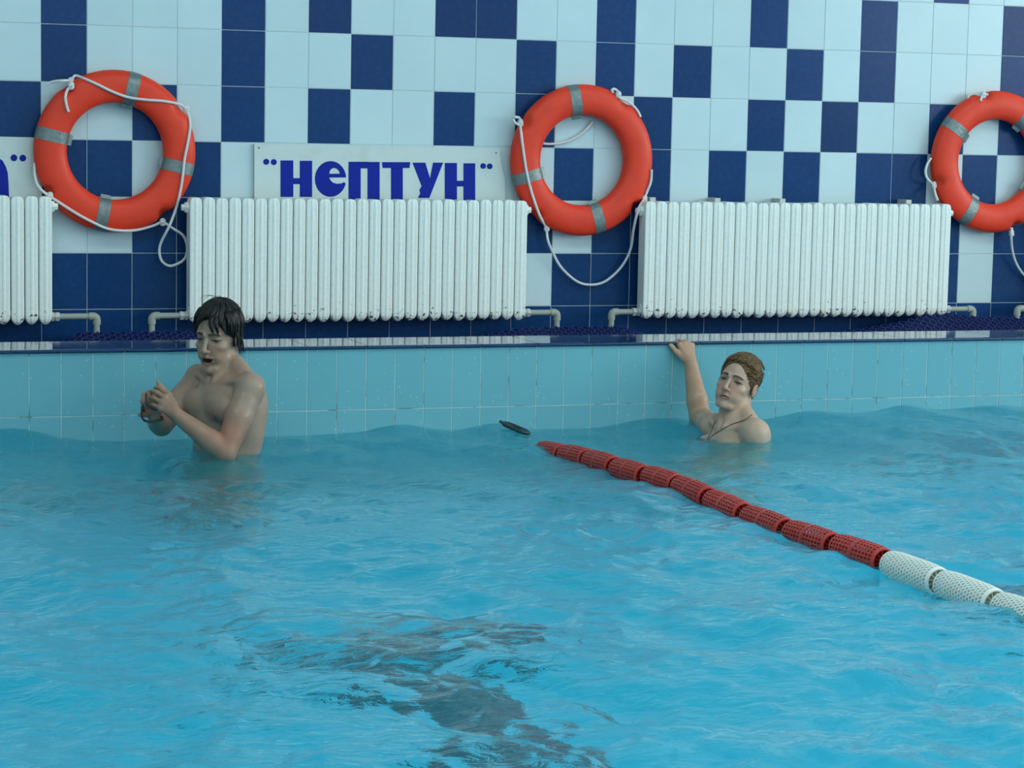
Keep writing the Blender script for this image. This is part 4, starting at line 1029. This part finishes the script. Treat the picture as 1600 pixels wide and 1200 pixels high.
# ---------------- swimmer holding on to the ledge
def person_brown():
    r_ = random.Random(5)
    D = F_PX/372.0
    A = lambda x, y, off: at_depth(x, y, D+off)
    RS, LS = A(1113, 666, .12), A(1180, 678, -.13)
    wr = on_y(1079, 567, Y_POOL-.055); elb = on_y(1094, 652, Y_POOL-.13)
    elbL = A(1196, 745, -.10); wrL = A(1140, 775, -.32)
    R_h = head_frame(math.radians(30), math.radians(6), math.radians(14)); s = 1.02
    O_h = A(1140.5, 593.5, -.06)-R_h@np.array([0, .083, 0])*s
    pts = np.stack([RS, LS, elb, wr, O_h]); lo = pts.min(0)-.2; hi = pts.max(0)+.2
    Fd = Field(smooth_axis(lo[0]-.1, hi[0]+.1, [(lo[0]+.07, hi[0]-.06, .0034), (O_h[0]-.11, O_h[0]+.10, .0024)], .015), smooth_axis(lo[1]-.35, Y_POOL+.16, [(lo[1]+.06, Y_POOL+.13, .0034), (O_h[1]-.13, O_h[1]+.10, .0024)], .015),
               smooth_axis(Z_FLOOR, Z_LEDGE+.09, [(-.06, Z_LEDGE+.06, .0034), (O_h[2]-.135, O_h[2]+.06, .0024)], .022))
    R, O, half = add_torso(Fd, RS, LS, np.array([0, 0, 1.0])+AR*.05, 0)
    W = lambda p: O+R@np.array(p)
    Fd.ell(W((0, .0, -.20)), (half*.92, .105, .17), R, .05); Fd.ell(W((0, -.01, -.40)), (.155, .11, .13), R, .05)
    for sx in (-1, 1):
        hp = W((sx*.085, -.005, -.46)); kn = hp+R[:, 1]*.22+R[:, 0]*sx*.05-np.array([0, 0, .30]); an = np.array([hp[0], hp[1], Z_FLOOR+.07])+R[:, 0]*sx*.04
        limb(Fd, hp, kn, an, (.088, .082, .055, .058, .038), .03); Fd.cap(an-np.array([0, 0, .03]), an+R[:, 1]*.15-np.array([0, 0, .045]), .036, .024, .02)
    Fd.ell(RS, (.056, .056, .056), None, .022); Fd.ell(LS, (.062, .062, .062), None, .03)
    limb(Fd, RS, elb, wr, (.052, .050, .046, .046, .028), .011); limb(Fd, LS, elbL, wrL, (.054, .052, .042, .043, .028), .02)
    # right hand hooked over the edge: palm to the wall, fingers over the ledge
    X = np.array([-1.0, 0, 0]); kn = on_y(1071, 529, Y_POOL-.024); Y = unit(kn-wr+np.array([0, .018, 0])); X = unit(X-Y*(X@Y)); Z = np.cross(X, Y)
    if Z[1] > 0: Z = -Z
    add_hand(Fd, wr, X, Y, Z, 1.0, ((50, 30, 8), (52, 30, 6), (54, 28, 6), (56, 26, 6)), .09, (.62, .76, .02), .45)
    add_hand(Fd, wrL, unit(img(0, 1, .3)), unit(wrL-elbL), unit(img(-.3, 0, 1)), 1.0, (20, 20, 15))
    nb = W((0, -.012, .15)); Fd.cap(nb, O_h+R_h@np.array([0, -.036, -.055])*s, .067, .059, .014)
    for sx in (-1, 1): Fd.cap(W((sx*.018, .060, .140)), O_h+R_h@np.array([sx*.052, -.035, -.055])*s, .013, .015, .014)
    add_head(Fd, O_h, R_h, s, mouth_open=0, full=.75, zl=1.06)
    V, Q = Fd.mesh(); V = relax(V, Q, 1, .4)
    base = np.array([.55, .385, .285]); C = np.tile(base, (len(V), 1))
    def near(p, r0, c, a):
        m_ = np.exp(-(np.linalg.norm(V-p, axis=1)/r0)**2)[:, None]*a; C[:] = C*(1-m_)+np.array(c)*m_
    tan = base*np.array([.92, .74, .62])
    for t in np.linspace(0, 1.7, 10): near(elb+(wr-elb)*t, .09, tan, .45)
    near(O_h+R_h@np.array([0, .05, -.02]), .11, base*np.array([.90, .76, .72]), .55); near(O_h+R_h@np.array([-.01, .0, -.125]), .06, base*np.array([.9, .72, .6]), .5)
    head_color(C, V, O_h, R_h, s, base*.9, 0, .1, (.026, .019, .015), 1.06)
    for q in range(26):                                  # spots on the forehead and the shoulder
        p = O_h+R_h@(np.array([r_.uniform(-.05, .045), .082, r_.uniform(.035, .075)])*s) if q < 16 else LS+np.array([r_.uniform(-.05, .05), -.05, r_.uniform(-.02, .06)])
        near(p, r_.uniform(.004, .007), base*np.array([.75, .45, .38]), .5)
    root = tag(empty('person', (O[0], O[1], Z_FLOOR)), 'swimmer with slicked-back brown hair holding the ledge with one hand', 'person')
    def off(o): o.location = -np.array(root.location); return o
    off(np_mesh('body', V, Q, M['skin'], root, C))
    H = Field(*[np.arange(O_h[i]-.16, O_h[i]+.18, .004) for i in range(3)]); Wh = lambda p: O_h+R_h@(np.array(p)*s)
    H.ell(Wh((0, -.023, .040)), [q*s for q in (.0800, .0975, .0850)], R_h, .01); H.ell(Wh((0, -.055, -.015)), [q*s for q in (.070, .056, .06)], R_h, .02)
    H.ell(Wh((0, .105, -.012)), [q*s for q in (.0665, .090, .094)], R_h, .006, 'sub'); H.ell(Wh((0, .085, -.045)), [q*s for q in (.11, .066, .070)], R_h, .006, 'sub'); H.ell(Wh((0, .005, -.110)), [q*s for q in (.11, .11, .070)], R_h, .01, 'sub')
    for sx in (-1, 1): H.ell(Wh((sx*.084, -.006, -.018)), [q*s for q in (.016, .024, .036)], R_h, .004, 'sub')
    hv, hq = H.mesh(); mb = MB(); paths = []
    for i in range(460):
        x0 = math.sin(r_.uniform(-1.3, 1.3)); st = r_.uniform(.05, .75); ln = r_.uniform(.9, 1.5); lift = r_.uniform(1.0, 1.045); p = []
        for t in np.linspace(0, 1, 9):
            th = st+.42+ln*t                                 # angle along the sagittal arc from the forehead to the nape
            wv = .05*math.sin(5*t+i)
            w_ = x0*(.95-.15*t)+wv*.25
            v = np.array([.0815*w_, 0, 0]); q = math.sqrt(max(.05, 1-w_*w_))
            v = v+np.array([0, -.023, .040])+np.array([0, .0985*math.cos(th)*q, .0865*math.sin(th)*q])
            k_ = lift+(.05*t*t if r_.random() < .8 else .09*t*t)
            p.append(Wh(np.array([0, -.023, .040])+(v-np.array([0, -.023, .040]))*k_))
        paths.append((p, r_.uniform(.6, 1.2)))
    for i in range(330):                                     # sides combed back from the temples over the ears
        sd = r_.choice((-1, 1)); z0 = r_.uniform(-.012, .085); y0 = r_.uniform(.0, .040) if z0 < .03 else r_.uniform(.0, .055); p = []
        for t in np.linspace(0, 1, 8):
            y = y0-(.075+.05*r_.random()*0+.045*((i*37) % 10)/10)*t; z = z0-.018*t+.006*math.sin(4*t+i)
            ry = (y+.023)/.099; rz = (z-.040)/.087; q = max(.0, 1-ry*ry-rz*rz)
            k_ = r_.uniform(1.015, 1.03)
            p.append(Wh(np.array([sd*.0815*math.sqrt(q)*k_+sd*.001, y, z])))
        paths.append((p, r_.uniform(.5, 1.0)))
    for i in range(22):                                      # ends that stand off at the back of the crown
        x0 = r_.uniform(-.065, .03); z0 = r_.uniform(.02, .10); b_ = np.array([x0, -.085, z0])
        paths.append((spline([Wh(b_+np.array([0, .03, .02])), Wh(b_+np.array([0, -.008, .012])), Wh(b_+np.array([-.004, -.028-r_.uniform(0, .018), .004+r_.uniform(-.012, .012)]))], 4), r_.uniform(.6, 1.1)))
    strands(mb, paths, .0036)
    hair = MB(); hair.v = [tuple(v) for v in hv]; hair.f = [tuple(q) for q in hq]; hair.mi = [0]*len(hq); hair.add(mb.v, mb.f)
    off(hair.build('hair', M['brown_hair'], root, smooth=True))
    # thin cord round the neck
    nk = [(1117, 660, -.01), (1111, 675, -.075), (1104, 688, -.12), (1113, 681, -.16), (1128, 671, -.185), (1146, 662, -.19), (1164, 656, -.13), (1175, 648, -.03)]
    o_ = np.array(root.location)
    mb = MB(); mb.tube(spline([A(*q)-o_ for q in nk], 6), .0028, 6); c = mb.build('neck_cord', M['cord'], root, smooth=True)
    # settle the cord on the skin
    import mathutils
    tree = mathutils.bvhtree.BVHTree.FromPolygons([tuple(v) for v in V], [tuple(q) for q in Q])
    pts_ = []
    for p in spline([A(*q) for q in nk], 8):
        hit = tree.ray_cast(Vector(CAM), Vector(p-CAM).normalized())
        pts_.append(np.array(hit[0])-unit(p-CAM)*.0015 if hit[0] is not None and np.linalg.norm(np.array(hit[0])-p) < .25 else p)
    me_old = c.data; bpy.data.objects.remove(c)
    mb = MB(); mb.tube([p-o_ for p in pts_], .0020, 6); mb.build('neck_cord', M['cord'], root, smooth=True)
person_brown()
